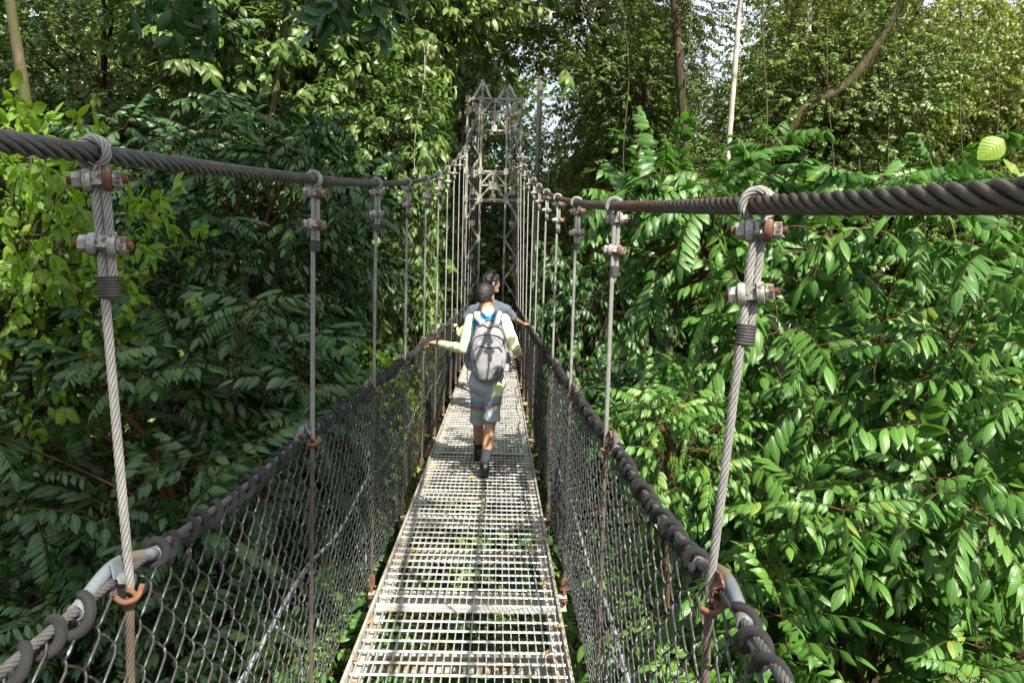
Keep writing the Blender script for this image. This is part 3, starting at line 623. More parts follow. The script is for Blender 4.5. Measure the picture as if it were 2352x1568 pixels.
# ---- tree assembly
SPEC = {}
def mk_crown(spec):
    mb, mats = spec; o = mb.build('crown', mats); COL.objects.unlink(o); SPEC[o.data.name] = (mb, mats); return o
def clipped(crown, c, scale, rz, force=False):
    """leave out leaves that would grow through the bridge or the viewer; returns a mesh or None when nothing is in the way"""
    mb, mats = SPEC[crown.data.name]; V = mb.V[0]*np.array(scale); cz, sz_ = math.cos(rz), math.sin(rz)
    W = np.stack([V[:, 0]*cz-V[:, 1]*sz_, V[:, 0]*sz_+V[:, 1]*cz, V[:, 2]], 1)+c
    zd_ = zdeck(W[:, 1]); bad = (np.abs(W[:, 0]) < 0.62) & (W[:, 1] > -1) & (W[:, 1] < 20.6) & (W[:, 2] > zd_-0.35) & (W[:, 2] < 5.5)
    bad |= np.linalg.norm(W-CAM, axis=1) < 1.5
    bad |= (np.abs(W[:, 0]+0.1) < 0.95) & (np.abs(W[:, 1]-21.2) < 1.3) & (W[:, 2] > -1) & (W[:, 2] < 7.3)
    if not bad.any(): return None
    rm = np.isin(mb.lid, np.unique(mb.lid[bad])); keep = ~rm; new = np.cumsum(keep)-1; F = mb.Q[0]; fk = keep[F].all(1)
    m2 = MB(); m2.add(mb.V[0][keep], new[F[fk]], None, mb.qm[0][fk], mb.uv[0][keep], mb.ti[0][keep]); o = m2.build('crown', mats); me = o.data; bpy.data.objects.remove(o); return me
def tree(label, crown, c, scale=(1, 1, 1), rz=0.0, trunk_r=0.12, bark='bark', group=None, lean=(0.3, 0.2), name='rainforest_tree', base=None, cat='tree', trunk_top=None, wob=0.15, low=0.55):
    c = np.asarray(c, float)
    bx_, by_ = (c[0]+lean[0], c[1]+lean[1]) if base is None else base
    bz = float(hgt(bx_, by_))-0.2
    rt = empty(name, (bx_, by_, bz), label, cat, group)
    tt = np.array(trunk_top if trunk_top is not None else [c[0], c[1], c[2]-0.1*scale[2]])
    b = np.array([bx_, by_, bz]); H = np.linalg.norm(tt-b); n = max(8, int(H*3)); t = np.linspace(0, 1, n)[:, None]
    r_ = np.random.default_rng(abs(hash(label)) % 99991 if False else sum(map(ord, label)))
    P_ = b+(tt-b)*t; ph = r_.uniform(0, 6, 4); P_[:, 0] += wob*np.sin(t[:, 0]*5+ph[0])*t[:, 0]; P_[:, 1] += wob*np.sin(t[:, 0]*4+ph[1])*t[:, 0]
    rad = trunk_r*(1.25-0.75*t[:, 0])*(1+0.06*np.sin(t[:, 0]*40+ph[2])); rad[0] *= 1.5
    mb = MB(); mb.tube(P_-b, rad, 12, 0, ref=(1, 0, 0)); mb.build('trunk', MT[bark], rt)
    if crown is not None:
        o = crown.copy(); COL.objects.link(o); o.name = 'crown'; o.parent = rt; o.location = c-b; o.scale = scale; o.rotation_euler = (0, 0, rz)
        me = clipped(crown, c, scale, rz)
        if me is not None: o.data = me
    return rt
C = {}
C['pinR'] = mk_crown(crown_pinnate(11, (1.9, 1.7, 1.9), 215, MT['pinnate'], 5, tint0=0.56, power=0.33, scale=1.02))
C['pinL'] = mk_crown(crown_pinnate(12, (1.9, 1.7, 1.7), 300, MT['pinnate_shaded'], 5, scale=0.80, tint0=0.45, power=0.30, tpls=FR))
C['pinS'] = mk_crown(crown_pinnate(13, (0.95, 0.9, 0.8), 34, MT['pinnate'], 6, tint0=0.52, power=0.45))
C['broad'] = mk_crown(crown_twig(21, 'broad', (2.0, 1.6, 1.5), 900, MT['broad'], 0.5, 0.32, 0.4, clump=46))
C['broad2'] = mk_crown(crown_twig(22, 'broad', (1.6, 1.5, 2.4), 900, MT['broad'], 0.46, 0.32, 0.4, down=0.3, clump=50))
C['dark'] = mk_crown(crown_twig(28, 'broad', (1.6, 1.5, 2.4), 800, MT['pinnate_shaded'], 0.5, 0.32, 0.4, down=0.3, clump=40))  # crown darkened in leaf colour to stand for the gap's shade
C['small'] = mk_crown(crown_twig(23, 'small', (2.6, 2.2, 2.6), 1900, MT['broad'], 0.5, 0.34, 0.4, clump=90))
C['olive'] = mk_crown(crown_twig(24, 'small', (3.2, 2.6, 2.4), 2300, MT['olive'], 0.5, 0.34, 0.5, down=0.3, clump=110))
C['hang'] = mk_crown(crown_twig(25, 'hang', (1.7, 1.5, 4.2), 2300, MT['olive'], 0.42, 0.36, 0.35, down=1.0, clump=120))
C['round'] = mk_crown(crown_twig(26, 'round', (1.2, 1.1, 1.3), 420, MT['bright'], 0.5, 0.36, 0.35, clump=34))
C['wall'] = mk_crown(crown_twig(27, 'small', (3.6, 2.8, 5.5), 3000, MT['broad'], 0.42, 0.30, 0.35, scale=1.5, clump=130, limb=0.09))
def T(label, crown, px, py, d, rpx, rpy, nat, **kw):
    """crown centred at measured (px, py), distance d, half-size rpx x rpy in picture units"""
    k = d/1764; c = at(px, py, d); sx = rpx*k/nat[0]; sz = rpy*k/nat[2]
    return tree(label, C[crown], c, (sx, kw.pop('sy', max(min(sx, sz)*1.0, 0.6*sx)), sz), **kw)
NAT = {'pinR': (1.9, 1.7, 1.9), 'pinL': (1.9, 1.7, 1.7), 'pinS': (.95, .9, .8), 'broad': (2, 1.6, 1.5), 'broad2': (1.6, 1.5, 2.4), 'small': (2.6, 2.2, 2.6), 'olive': (3.2, 2.6, 2.4), 'hang': (1.7, 1.5, 4.2), 'round': (1.2, 1.1, 1.3), 'dark': (1.6, 1.5, 2.4), 'wall': (3.6, 2.8, 5.5)}
def TT(label, crown, px, py, d, rpx, rpy, **kw): return T(label, crown, px, py, d, rpx, rpy, NAT[crown], **kw)
#TREES
TT('glossy tree with long pinnate leaves right beside the bridge on the right', 'pinR', 1960, 1060, 5.0, 560, 640, rz=0.4, trunk_r=0.09, bark='barkred', name='pinnate_leaf_tree')
TT('sunlit pinnate leaf tree low in the right corner below the handrail', 'pinR', 1950, 1620, 3.9, 620, 520, rz=2.2, trunk_r=0.08, bark='barkred', name='pinnate_leaf_tree')
TT('small pinnate sapling just outside the right mesh near the middle of the bridge', 'pinS', 1545, 1000, 3.9, 160, 150, rz=1.0, trunk_r=0.02, bark='barkred', name='pinnate_leaf_tree', wob=0.05)
TT('pinnate branchy young tree rising above the right cable', 'pinS', 1640, 520, 5.2, 260, 210, rz=2.0, trunk_r=0.03, bark='barkred', name='pinnate_leaf_tree', wob=0.08)
TT('small pinnate sapling growing up under the left edge of the near deck', 'pinS', 720, 1560, 4.0, 230, 170, rz=0.7, trunk_r=0.02, bark='barkred', name='pinnate_leaf_tree', wob=0.05)
TT('leafy sapling seen through the left mesh halfway along the bridge', 'round', 900, 1000, 7.2, 130, 190, rz=2.7, trunk_r=0.03, wob=0.05)
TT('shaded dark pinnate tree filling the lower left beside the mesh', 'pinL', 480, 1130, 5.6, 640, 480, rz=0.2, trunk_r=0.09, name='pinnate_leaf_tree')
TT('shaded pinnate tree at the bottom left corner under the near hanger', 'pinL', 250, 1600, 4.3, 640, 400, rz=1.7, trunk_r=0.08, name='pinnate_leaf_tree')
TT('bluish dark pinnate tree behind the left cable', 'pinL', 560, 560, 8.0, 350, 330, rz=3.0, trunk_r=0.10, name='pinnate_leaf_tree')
TT('bright yellow green round leaved tree at the left edge', 'round', 30, 600, 5.6, 210, 330, rz=0, trunk_r=0.05, lean=(-0.5, 0.3))
TT('leafy tree low at the left edge behind the near hanger', 'broad2', 60, 1050, 7.0, 300, 330, rz=1, trunk_r=0.08, lean=(-0.5, 0.3))
TT('sunlit mid green tree at the top left corner', 'small', 230, 170, 13.5, 380, 300, rz=0.3, trunk_r=0.16, bark='barkmoss')
TT('bright broad leaved tree at the top left of centre', 'broad', 640, 90, 11.5, 330, 190, rz=0.9, trunk_r=0.14)
TT('broad leaved tree with drooping leaves left of the tower top', 'broad', 880, 350, 11.0, 230, 180, rz=2.1, trunk_r=0.13)
TT('leafy tree overhanging the left side of the tower', 'broad2', 960, 640, 10.0, 140, 260, rz=0.5, trunk_r=0.09)
TT('tall leafy tree reaching the top edge left of the tower', 'broad', 930, 60, 14.0, 280, 230, rz=4.0, trunk_r=0.2)
TT('olive canopy tree spreading over the top right of the tower', 'olive', 1390, 30, 15.0, 245, 165, rz=0.2, trunk_r=0.18, lean=(1.5, 1.0))
TT('olive tree hung with creepers at the upper right', 'olive', 2030, 120, 15.0, 320, 260, rz=1.2, trunk_r=0.2)
TT('yellowish broad leaved tree at the top edge between the slender trunks', 'small', 1460, 190, 13.5, 170, 140, rz=1.0, trunk_r=0.12, lean=(1.0, 1.0))
TT('yellowish broad leaved tree right of the pale trunk near the top edge', 'small', 1930, 210, 13.4, 240, 200, rz=3.0, trunk_r=0.12)
TT('low broad leaved tree just above the small leafy crown right of the tower', 'small', 1530, 400, 14.5, 200, 170, rz=5.0, trunk_r=0.12)
TT('rounded tree crown low behind the right cable near the brown trunk', 'small', 1800, 480, 15.5, 230, 160, rz=2.0, trunk_r=0.12)
TT('rounded sunlit crown at the right edge just over the cable', 'small', 2230, 480, 14.5, 250, 170, rz=4.0, trunk_r=0.12)
TT('creeper draped tree right of the pale trunk', 'hang', 1860, 350, 17.0, 170, 380, rz=0.4, trunk_r=0.2)
TT('creeper draped tree right of the tower', 'hang', 1440, 420, 17.0, 210, 330, rz=1.4, trunk_r=0.2)
TT('creeper draped tree at the right edge above the cable', 'hang', 2230, 330, 16.0, 230, 400, rz=2.4, trunk_r=0.2)
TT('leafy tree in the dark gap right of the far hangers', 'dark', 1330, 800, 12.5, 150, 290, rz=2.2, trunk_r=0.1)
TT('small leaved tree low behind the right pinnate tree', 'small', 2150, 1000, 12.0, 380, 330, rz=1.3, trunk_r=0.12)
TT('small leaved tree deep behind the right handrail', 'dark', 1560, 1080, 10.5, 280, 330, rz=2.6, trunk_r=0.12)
tree('low leafy tree directly beneath the near deck', C['broad'], (0.2, 4.0, -2.7), (1.0, 1.5, 0.9), 0.5, trunk_r=0.08)
tree('low leafy tree beneath the deck under the walkers', C['small'], (0.6, 8.2, -3.4), (0.9, 1.1, 0.7), 1.5, trunk_r=0.08)
tree('low leafy tree beneath the far deck near the bank', C['small'], (-0.3, 13.0, -2.6), (0.9, 1.0, 0.8), 2.5, trunk_r=0.08)
i = 0
for (px, py, d, rx_, ry_) in ((40, 120, 20, 420, 520), (480, 60, 23, 380, 500), (850, 40, 26, 300, 480), (1060, 90, 27, 130, 330), (1400, 520, 30, 260, 300), (1900, 420, 26, 240, 380), (2250, 450, 23, 300, 340),
                              (250, 700, 15, 420, 420), (760, 720, 17, 330, 420), (1420, 820, 18, 240, 400), (1900, 780, 19, 380, 400), (1445, 250, 30, 140, 240), (1560, 420, 28, 190, 200), (1900, 160, 29, 170, 400), (2230, 330, 27, 210, 290), (2350, 850, 17, 330, 430), (-200, 700, 12, 330, 600), (1140, 560, 34, 260, 360), (1180, 640, 27, 200, 330)):
    TT('dense tree in the forest wall behind', 'wall', px, py, d, rx_, ry_, rz=i*1.3, trunk_r=0.25, group='trees of the forest wall behind', lean=(0.2, 0.4)); i += 1
# trees known by their trunks; their crowns are above the picture
def trunk_tree(label, p0, p1, d, r_, bark, top=-520, crown='small'):
    a = at(*p0, d); b = at(*p1, d); u = (b-a)/np.linalg.norm(b-a)
    zt = at(p1[0], top, d)[2]; tt = b+u*(zt-b[2])/u[2]; bs = a+u*((float(hgt(a[0], a[1]))-a[2])/u[2])
    return tree(label, C[crown], tt+np.array([0, 0, 0.6]), (0.8, 0.8, 0.8), 1.0, trunk_r=r_, bark=bark, base=(bs[0], bs[1]), trunk_top=tt, wob=0.10)
trunk_tree('pale straight trunk standing against the sky gap at the upper right', (1676, 300), (1694, 0), 11.9, 0.055, 'barkpale')
trunk_tree('grey brown trunk left of the creeper draped tree, rising from behind the right cable', (1826, 430), (1848, 130), 14.6, 0.09, 'barkpale', crown='olive')
trunk_tree('thick brown mossy trunk at the top left corner', (66, 210), (38, 0), 8.5, 0.085, 'barkmoss')
trunk_tree('dim mossy trunk among the leaves at the top left of centre', (622, 190), (634, 100), 10.2, 0.06, 'barkmoss')
trunk_tree('slender grey trunk just right of the tower', (1240, 330), (1248, 120), 18.0, 0.07, 'barkpale', crown='olive')
trunk_tree('brown trunk glimpsed below the right cable behind the near hanger', (1748, 1030), (1756, 930), 8.5, 0.075, 'bark', top=700, crown='pinS')
trunk_tree('dark trunk in front of the sunlit leaves at the top right', (1560, 240), (1545, 30), 12.5, 0.10, 'bark', crown='olive')
# unseen canopy trees added behind the camera so their crowns shade the left side
tree('tall canopy tree behind the viewer on the left', C['wall'], (2.15, -2.5, 8.9), (0.34, 0.80, 0.27), 0.0, trunk_r=0.25, base=(-5.0, -7.5))
tree('second tall canopy tree behind the viewer', C['wall'], (2.1, -0.2, 10.4), (0.34, 0.80, 0.24), 3.1, trunk_r=0.25, base=(-6.0, -5.5))
tree('tall canopy tree shading the tower and far bank', C['wall'], (4.6, 16.5, 15.5), (1.0, 1.3, 0.45), 0.4, trunk_r=0.3, base=(8.5, 17.5))  # unseen crown added to shade what lies behind the tower
# dark leafy branches hanging in from above, near the viewer
def hangbranch(label, px, py, d, seed, n=9, rad=(0.16, 0.14, 0.12), sc_=0.62):
    c = at(px, py, d); r = np.random.default_rng(seed); t = TPL(); P = r.normal(0, 0.5, (n, 3))*np.array(rad)
    D = nrm(r.normal(0, 0.35, (n, 3))+np.array([0, 0, -1.0])); U = np.stack([r.normal(0, 1, n), r.normal(0, 1, n), 0*P[:, 0]+0.2], 1)
    t.inst(TW['broad'][seed % 5], P, frames(D, U), r.uniform(0.8, 1.1, n)*sc_, 0.4+r.normal(0, 0.08, n))
    t.tube(smoothpath([(0.1, -0.9, 1.3), (0.05, -0.4, 0.6), (0.02, -0.1, 0.2), (0, 0, 0)], 5), np.linspace(0.02, 0.006, 16), 6)
    V, F, uv, ti, m, li = t.pack(); mb = MB(); mb.add(V, F, None, m, uv, ti); o = mb.build('hanging_branch', [MT['pinnate_shaded'], MT['bark']]); o.location = c
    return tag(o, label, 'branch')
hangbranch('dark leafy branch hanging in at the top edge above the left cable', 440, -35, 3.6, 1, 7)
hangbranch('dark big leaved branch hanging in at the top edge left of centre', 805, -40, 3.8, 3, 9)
# big round leaves of a climber at the right edge
def sprig(label, pts, d, sz, mat='bright'):
    t = TPL(); P = np.array([at(x, y, d+dd) for x, y, dd in pts]); c = P[0].copy(); P = P-c
    t.tube(smoothpath(P, 5), np.linspace(0.005, 0.002, 5*(len(P)-1)+1), 5)
    n = len(P); D = nrm(np.random.default_rng(4).normal(0, 0.4, (n, 3))+np.array([-0.8, -0.1, -0.2])); U = np.tile([0.1, -1.0, 0.45], (n, 1))
    t.inst(leaf_tpl(0.15, 0.12, 7, 0.2, 0.12, 0.75), P, frames(D, U), np.full(n, sz), np.linspace(0.45, 0.7, n)); V, F, uv, ti, m, li = t.pack(); mb = MB(); mb.add(V, F, None, m, uv, ti)
    o = mb.build('climbing_plant', [MT[mat], MT['barkred']]); o.location = c; return tag(o, label, 'climbing plant')
sprig('climber with round yellow green leaves poking in at the right edge above the cable', [(2400, 430, 0), (2330, 380, 0.1), (2305, 320, 0)], 2.6, 0.72)
sprig('climber with heart shaped leaves beside the right handrail', [(1560, 1230, 0.2), (1540, 1180, 0.1), (1520, 1120, 0), (1590, 1190, 0.3)], 3.9, 0.8, 'pinnate')
# broad banana like plant low at the right edge
rt_ = at(2420, 1260, 6.8); bn = empty('banana_plant', tuple(rt_), 'large leaved banana like plant at the right edge, low behind the pinnate tree', 'plant')
for i_, (dx, dz, L_) in enumerate(((-0.9, 0.28, 1.15), (-0.8, -0.25, 1.0), (0.6, 0.5, 1.1), (-0.1, 0.9, 1.0))):
    t = TPL(); D = nrm(np.array([[dx, -0.25, dz]])); t.inst(leaf_tpl(L_, 0.34, 14, 0.35, 0.35, 0.9), np.zeros((1, 3)), frames(D, np.array([[0, -0.6, 1.0]])), [1.0], [0.5]); V, F, uv, ti, m, li = t.pack(); mb = MB(); mb.add(V, F, None, m, uv, ti); mb.build('leaf', MT['pinnate'], bn)
mb = MB(); mb.tube([(0, 0, 0), (0.1, 0.1, -2.0), (0.1, 0.1, -7.0)], [0.05, 0.09, 0.12], 10); mb.build('stem', MT['bark'], bn)
# lianas
def liana(px, y0, y1, d, r_, lab, mat='bark', grp=None):
    a = at(px, y0, d); b = at(px+random.uniform(-25, 25), y1, d+random.uniform(-0.3, 0.3)); n = 24; t = np.linspace(0, 1, n)[:, None]; P = (b-a)*t
    ph = random.uniform(0, 6); P[:, 0] += 0.05*np.sin(t[:, 0]*7+ph)*d/10; P[:, 1] += 0.05*np.sin(t[:, 0]*9+ph); mb = MB(); mb.tube(P, r_, 6, ref=(1, 0, 0)); o = mb.build('liana', MT[mat]); o.location = a; tag(o, lab, 'liana', grp)
liana(968, 90, 520, 10.3, 0.004, 'long thin liana hanging in front of the broad leaved tree left of the tower', 'barkpale')
liana(1247, 330, 700, 15.0, 0.010, 'thin liana hanging straight down just right of the tower', 'barkpale')
for (px, y0, y1, d) in ((1430, -60, 420, 12.5), (1500, 60, 560, 13.5), (1580, -60, 430, 12.0), (1760, -60, 480, 12.5), (1905, 60, 620, 12.0), (1960, -60, 520, 12.8), (2035, 120, 600, 12.3), (2110, 60, 560, 12.5), (2200, -60, 600, 12.2), (2290, 60, 620, 12.0), (310, 900, 1250, 5.9), (120, 560, 760, 6.4)):
    liana(px, y0, y1, d, random.uniform(0.006, 0.014), 'thin brown liana hanging among the creepers', 'barkmoss', 'lianas hanging among the trees')
# mossy limb slanting across the upper right
a_ = at(1680, 420, 13.2); P_ = smoothpath([at(1680, 420, 13.2)-a_, at(1780, 340, 12.8)-a_, at(1850, 250, 12.6)-a_, at(1950, 190, 12.4)-a_, at(2040, 60, 12.2)-a_, at(2100, -60, 12.0)-a_], 8)
mb = MB(); mb.tube(P_, np.linspace(0.12, 0.05, len(P_)), 10, ref=(0, 1, 0)); o = mb.build('fallen_limb', MT['barkmoss']); o.location = a_; tag(o, 'thick mossy limb slanting up across the upper right', 'limb')
t = TPL(); r = np.random.default_rng(8); n = 900; k = r.integers(0, len(P_), n); PP = P_[k]+r.normal(0, 0.05, (n, 3)); D = nrm(r.normal(0, 0.25, (n, 3))+np.array([0, 0, -1.0])); t.inst(leaf_tpl(0.35, 0.012, 3, 0, 0.05, 1.0), PP, frames(D, r.normal(0, 1, (n, 3))), r.uniform(0.3, 1.0, n), 0.5+r.normal(0, 0.1, n))
V, F, uv, ti, m, li = t.pack(); mb = MB(); mb.add(V, F, None, m, uv, ti); mb.build('moss', MT['moss'], o)
# ================================================================== PEOPLE
def capsule(mb, A, B, ra, rb, n=14, flat=1.0, ref=None):
    A = np.asarray(A, float); B = np.asarray(B, float); t = nrm(B-A); L = np.linalg.norm(B-A)
    P_, r_ = [], []
    for a in np.linspace(R(4), R(90), 6): P_.append(A-t*ra*math.cos(a)); r_.append(ra*math.sin(a))
    for a in np.linspace(R(90), R(4), 6): P_.append(B+t*rb*math.cos(a)); r_.append(rb*math.sin(a))
    P_[5] = A; P_[6] = B
    rf = ref if ref is not None else ((1, 0, 0) if abs(t[0]) < 0.8 else (0, 0, 1))
    P_ = np.array(P_); T_ = np.broadcast_to(t, P_.shape); a_ = nrm(np.cross(np.broadcast_to(rf, P_.shape), T_)); b_ = np.cross(T_, a_)
    th = np.arange(n)*2*PI/n; r_ = np.array(r_); V = P_[:, None]+a_[:, None]*(np.cos(th)*r_[:, None]*flat)[..., None]+b_[:, None]*(np.sin(th)*r_[:, None])[..., None]
    m = len(P_); V = V.reshape(-1, 3); i_ = np.arange(m-1)[:, None]*n; j = np.arange(n)[None]; Q = np.stack([i_+j, i_+(j+1) % n, i_+n+(j+1) % n, i_+n+j], -1).reshape(-1, 4)
    V = np.vstack([V, P_[0], P_[-1]]); jj = np.arange(n); jn = (jj+1) % n
    mb.add(V, Q, np.vstack([np.stack([np.full(n, m*n), jn, jj], -1), np.stack([np.full(n, m*n+1), (m-1)*n+jj, (m-1)*n+jn], -1)]))
def ellip(mb, c, r3, rot=None, n=16):
    th = np.linspace(0.02, PI-0.02, n); ph = np.arange(2*n)*PI/n
    V = np.stack([np.sin(th)[:, None]*np.cos(ph), np.sin(th)[:, None]*np.sin(ph), np.cos(th)[:, None]*np.ones(2*n)], -1).reshape(-1, 3)
    V = np.vstack([V, [0, 0, 1], [0, 0, -1]])*np.asarray(r3)
    if rot is not None: V = V @ np.asarray(rot).T
    m = 2*n; i_ = np.arange(n-1)[:, None]*m; j = np.arange(m)[None]; Q = np.stack([i_+j, i_+m+j, i_+m+(j+1) % m, i_+(j+1) % m], -1).reshape(-1, 4); jj = np.arange(m); jn = (jj+1) % m
    mb.add(V+np.asarray(c), Q, np.vstack([np.stack([np.full(m, n*m), jj, jn], -1), np.stack([np.full(m, n*m+1), (n-1)*m+jn, (n-1)*m+jj], -1)]))
def fuse(mb, name, mats, parent, voxel=0.008, smooth=3, matfn=None, wr=0.0, wscale=10, attr=None, sf=0.5):
    o = mb.build('tmp', MT['skin']); md = o.modifiers.new('r', 'REMESH'); md.mode = 'VOXEL'; md.voxel_size = voxel; md.use_smooth_shade = True
    if smooth: s_ = o.modifiers.new('s', 'SMOOTH'); s_.iterations = smooth; s_.factor = sf
    dg = bpy.context.evaluated_depsgraph_get(); dg.update(); me = bpy.data.meshes.new_from_object(o.evaluated_get(dg)); me.name = name
    old = o.data; bpy.data.objects.remove(o); bpy.data.meshes.remove(old)
    n = len(me.vertices); co = np.empty(n*3, np.float32); me.vertices.foreach_get('co', co); co = co.reshape(-1, 3).astype(float)
    if wr:
        no = np.empty(n*3, np.float32); me.vertices.foreach_get('normal', no); no = no.reshape(-1, 3)
        h = np.array([mnoise.noise(Vector((p[0]*wscale, p[1]*wscale, p[2]*wscale*0.7))) + 0.5*mnoise.noise(Vector((p[0]*wscale*2.3, p[1]*wscale*2.3, p[2]*wscale*2.1))) for p in co])
        co = co+no*(h*wr)[:, None]
    me.materials.clear()
    for m in (mats if isinstance(mats, list) else [mats]): me.materials.append(m)
    np_ = len(me.polygons); me.polygons.foreach_set('use_smooth', np.ones(np_, bool))
    if matfn:
        ce = np.empty(np_*3, np.float32); me.polygons.foreach_get('center', ce); me.polygons.foreach_set('material_index', matfn(ce.reshape(-1, 3)).astype(np.int32))
    if attr:
        a = me.attributes.new(attr[0], 'FLOAT', 'POINT'); a.data.foreach_set('value', attr[1](co).astype(np.float32))
    off = np.array(parent.matrix_world.translation if parent.parent is None else parent.location) if parent is not None else np.zeros(3)
    off = np.array(parent.location) if parent is not None else np.zeros(3)
    me.vertices.foreach_set('co', (co-off).astype(np.float32).ravel()); me.update()
    o = bpy.data.objects.new(name, me); COL.objects.link(o)
    if parent is not None: o.parent = parent
    return o
V3 = lambda *a: np.array(a, float)
def hand(mb, wrist, d, palm_n, sz=1.0, curl=0.9, side=1):
    """palm, four fingers bending round and a thumb; d = wrist->knuckles, palm_n = direction the palm faces"""
    d = nrm(V3(*d)); pn = V3(*palm_n); pn = nrm(pn-d*np.dot(pn, d)); ac = np.cross(d, pn)*side
    wrist = np.asarray(wrist); k = wrist+d*0.075*sz
    for u in (-0.026, -0.009, 0.009, 0.026): capsule(mb, wrist+ac*u*0.6*sz, k+ac*u*sz, 0.013*sz, 0.0115*sz, 8)
    for i_, (u, L) in enumerate(((-0.029, 0.062), (-0.010, 0.076), (0.010, 0.072), (0.028, 0.056))):
        p = k+ac*u*sz; a = 0.15
        for j, f in enumerate((0.45, 0.30, 0.25)):
            a += curl*(0.55 if j == 0 else 0.75)*(1+0.06*i_); q = p+(d*math.cos(a)+pn*math.sin(a))*L*f*sz
            capsule(mb, p, q, 0.0088*sz, 0.0080*sz, 8); p = q
    b = wrist+d*0.022*sz-ac*0.026*sz; m_ = b+(d*0.6-ac*0.55+pn*0.45)*0.034*sz; e = m_+(d*0.6+pn*0.7+ac*0.1)*0.030*sz
    capsule(mb, b, m_, 0.0115*sz, 0.0095*sz, 8); capsule(mb, m_, e, 0.0095*sz, 0.0082*sz, 8)
def head(mb, c, s, yaw, pitch=0.0):
    """c = head centre, s = head height; face looks along +y turned by yaw (clockwise positive)"""
    Rm = np.array(Matrix.Rotation(-yaw, 3, 'Z') @ Matrix.Rotation(pitch, 3, 'X'))
    f = lambda p: np.asarray(c)+Rm @ (np.asarray(p)*s)
    ellip(mb, f((0, -0.03, 0.10)), np.array((0.335, 0.42, 0.40))*s, Rm); ellip(mb, f((0, 0.10, -0.13)), np.array((0.27, 0.30, 0.34))*s, Rm)
    capsule(mb, f((-0.10, 0.30, -0.36)), f((0.10, 0.30, -0.36)), 0.10*s, 0.10*s)
    capsule(mb, f((0, 0.385, 0.10)), f((0, 0.455, -0.10)), 0.035*s, 0.062*s); ellip(mb, f((0, 0.385, -0.235)), np.array((0.11, 0.05, 0.030))*s, Rm); ellip(mb, f((0, 0.37, -0.275)), np.array((0.09, 0.05, 0.032))*s, Rm)
    for sx in (-1, 1):
        ellip(mb, f((sx*0.345, -0.02, -0.02)), np.array((0.035, 0.085, 0.135))*s, Rm, 10); ellip(mb, f((sx*0.38, -0.05, 0.0)), np.array((0.018, 0.05, 0.095))*s, Rm, 10)
        capsule(mb, f((sx*0.07, 0.375, 0.125)), f((sx*0.21, 0.33, 0.125)), 0.035*s, 0.03*s, 8)
    return f, Rm
def hairm(c, s, yaw, pitch, parent, curly, f, Rm):
    mb = MB(); ellip(mb, f((0, -0.06, 0.135)), np.array((0.372, 0.445, 0.415))*s, Rm); ellip(mb, f((0, -0.19, 0.02)), np.array((0.30, 0.23, 0.22))*s, Rm)
    for sx in (-1, 1): ellip(mb, f((sx*0.31, 0.04, 0.12)), np.array((0.06, 0.13, 0.17))*s, Rm)
    ellip(mb, f((0, 0.24, 0.36)), np.array((0.27, 0.16, 0.13))*s, Rm)
    o = fuse(mb, 'hair', MT['hair'], parent, 0.006, 1, wr=0.008 if curly else 0.002, wscale=42 if curly else 30)
    # short tufts so the outline is not smooth
    r_ = np.random.default_rng(5); t = TPL(); n = 3000; me = o.data; nv = len(me.vertices); idx = r_.integers(0, nv, n)
    co = np.array([me.vertices[int(i_)].co for i_ in idx]); no = np.array([me.vertices[int(i_)].normal for i_ in idx])
    up = Rm @ np.array([0, 0.1, 1.0]); D = no*(0.9 if curly else 0.35)+(-0.7*up)*1.0*(0.3 if curly else 1)+r_.normal(0, 0.5 if curly else 0.15, (n, 3))
    t.inst(leaf_tpl(0.022 if curly else 0.016, 0.0028, 3, 0.2, 0.5 if curly else 0.1, 1.0), co-nrm(D)*0.004, frames(D, no+0.01), r_.uniform(0.6, 1.1, n), np.full(n, 0.5)); mb2 = MB(); V, F, uv, ti, m, li = t.pack(); mb2.add(V, F, None, m, uv, ti)
    mb2.build('hair_tufts', MT['hair'], o)
    return o
def eyes(f, s, parent):
    for sx in (-1, 1):
        mb = MB(); ellip(mb, f((sx*0.135, 0.350, 0.045)), (0.045*s, 0.03*s, 0.030*s), None, 8); V = mb.V[0]-np.array(parent.location); mb.V[0] = V; mb.build('eye', MT['eye'], parent)
def torso(mb, J, g=0.0, kk=1.0):
    sl, sr, pl = J['sl'], J['sr'], J['pelvis']; ch = (sl+sr)/2; w = np.linalg.norm(sl-sr)/2
    capsule(mb, sl+(sr-sl)*0.06, sr+(sl-sr)*0.06, 0.052*kk+g, 0.052*kk+g)
    up = nrm(ch-pl)
    ellip(mb, ch-up*0.12, (w*0.98+g, 0.105*kk+g, 0.18)); ellip(mb, ch-up*0.04, (w*0.9+g, 0.085*kk+g, 0.09))
    ellip(mb, pl+(ch-pl)*0.35, (w*0.82+g, 0.095*kk+g, 0.19)); ellip(mb, pl+up*0.03, (w*0.86+g, 0.105*kk+g, 0.085))
    capsule(mb, ch-up*0.30, pl+up*(0.06 if g > 0 else 0.05), w*0.62+g, w*0.66+g, flat=0.62, ref=(1, 0, 0))
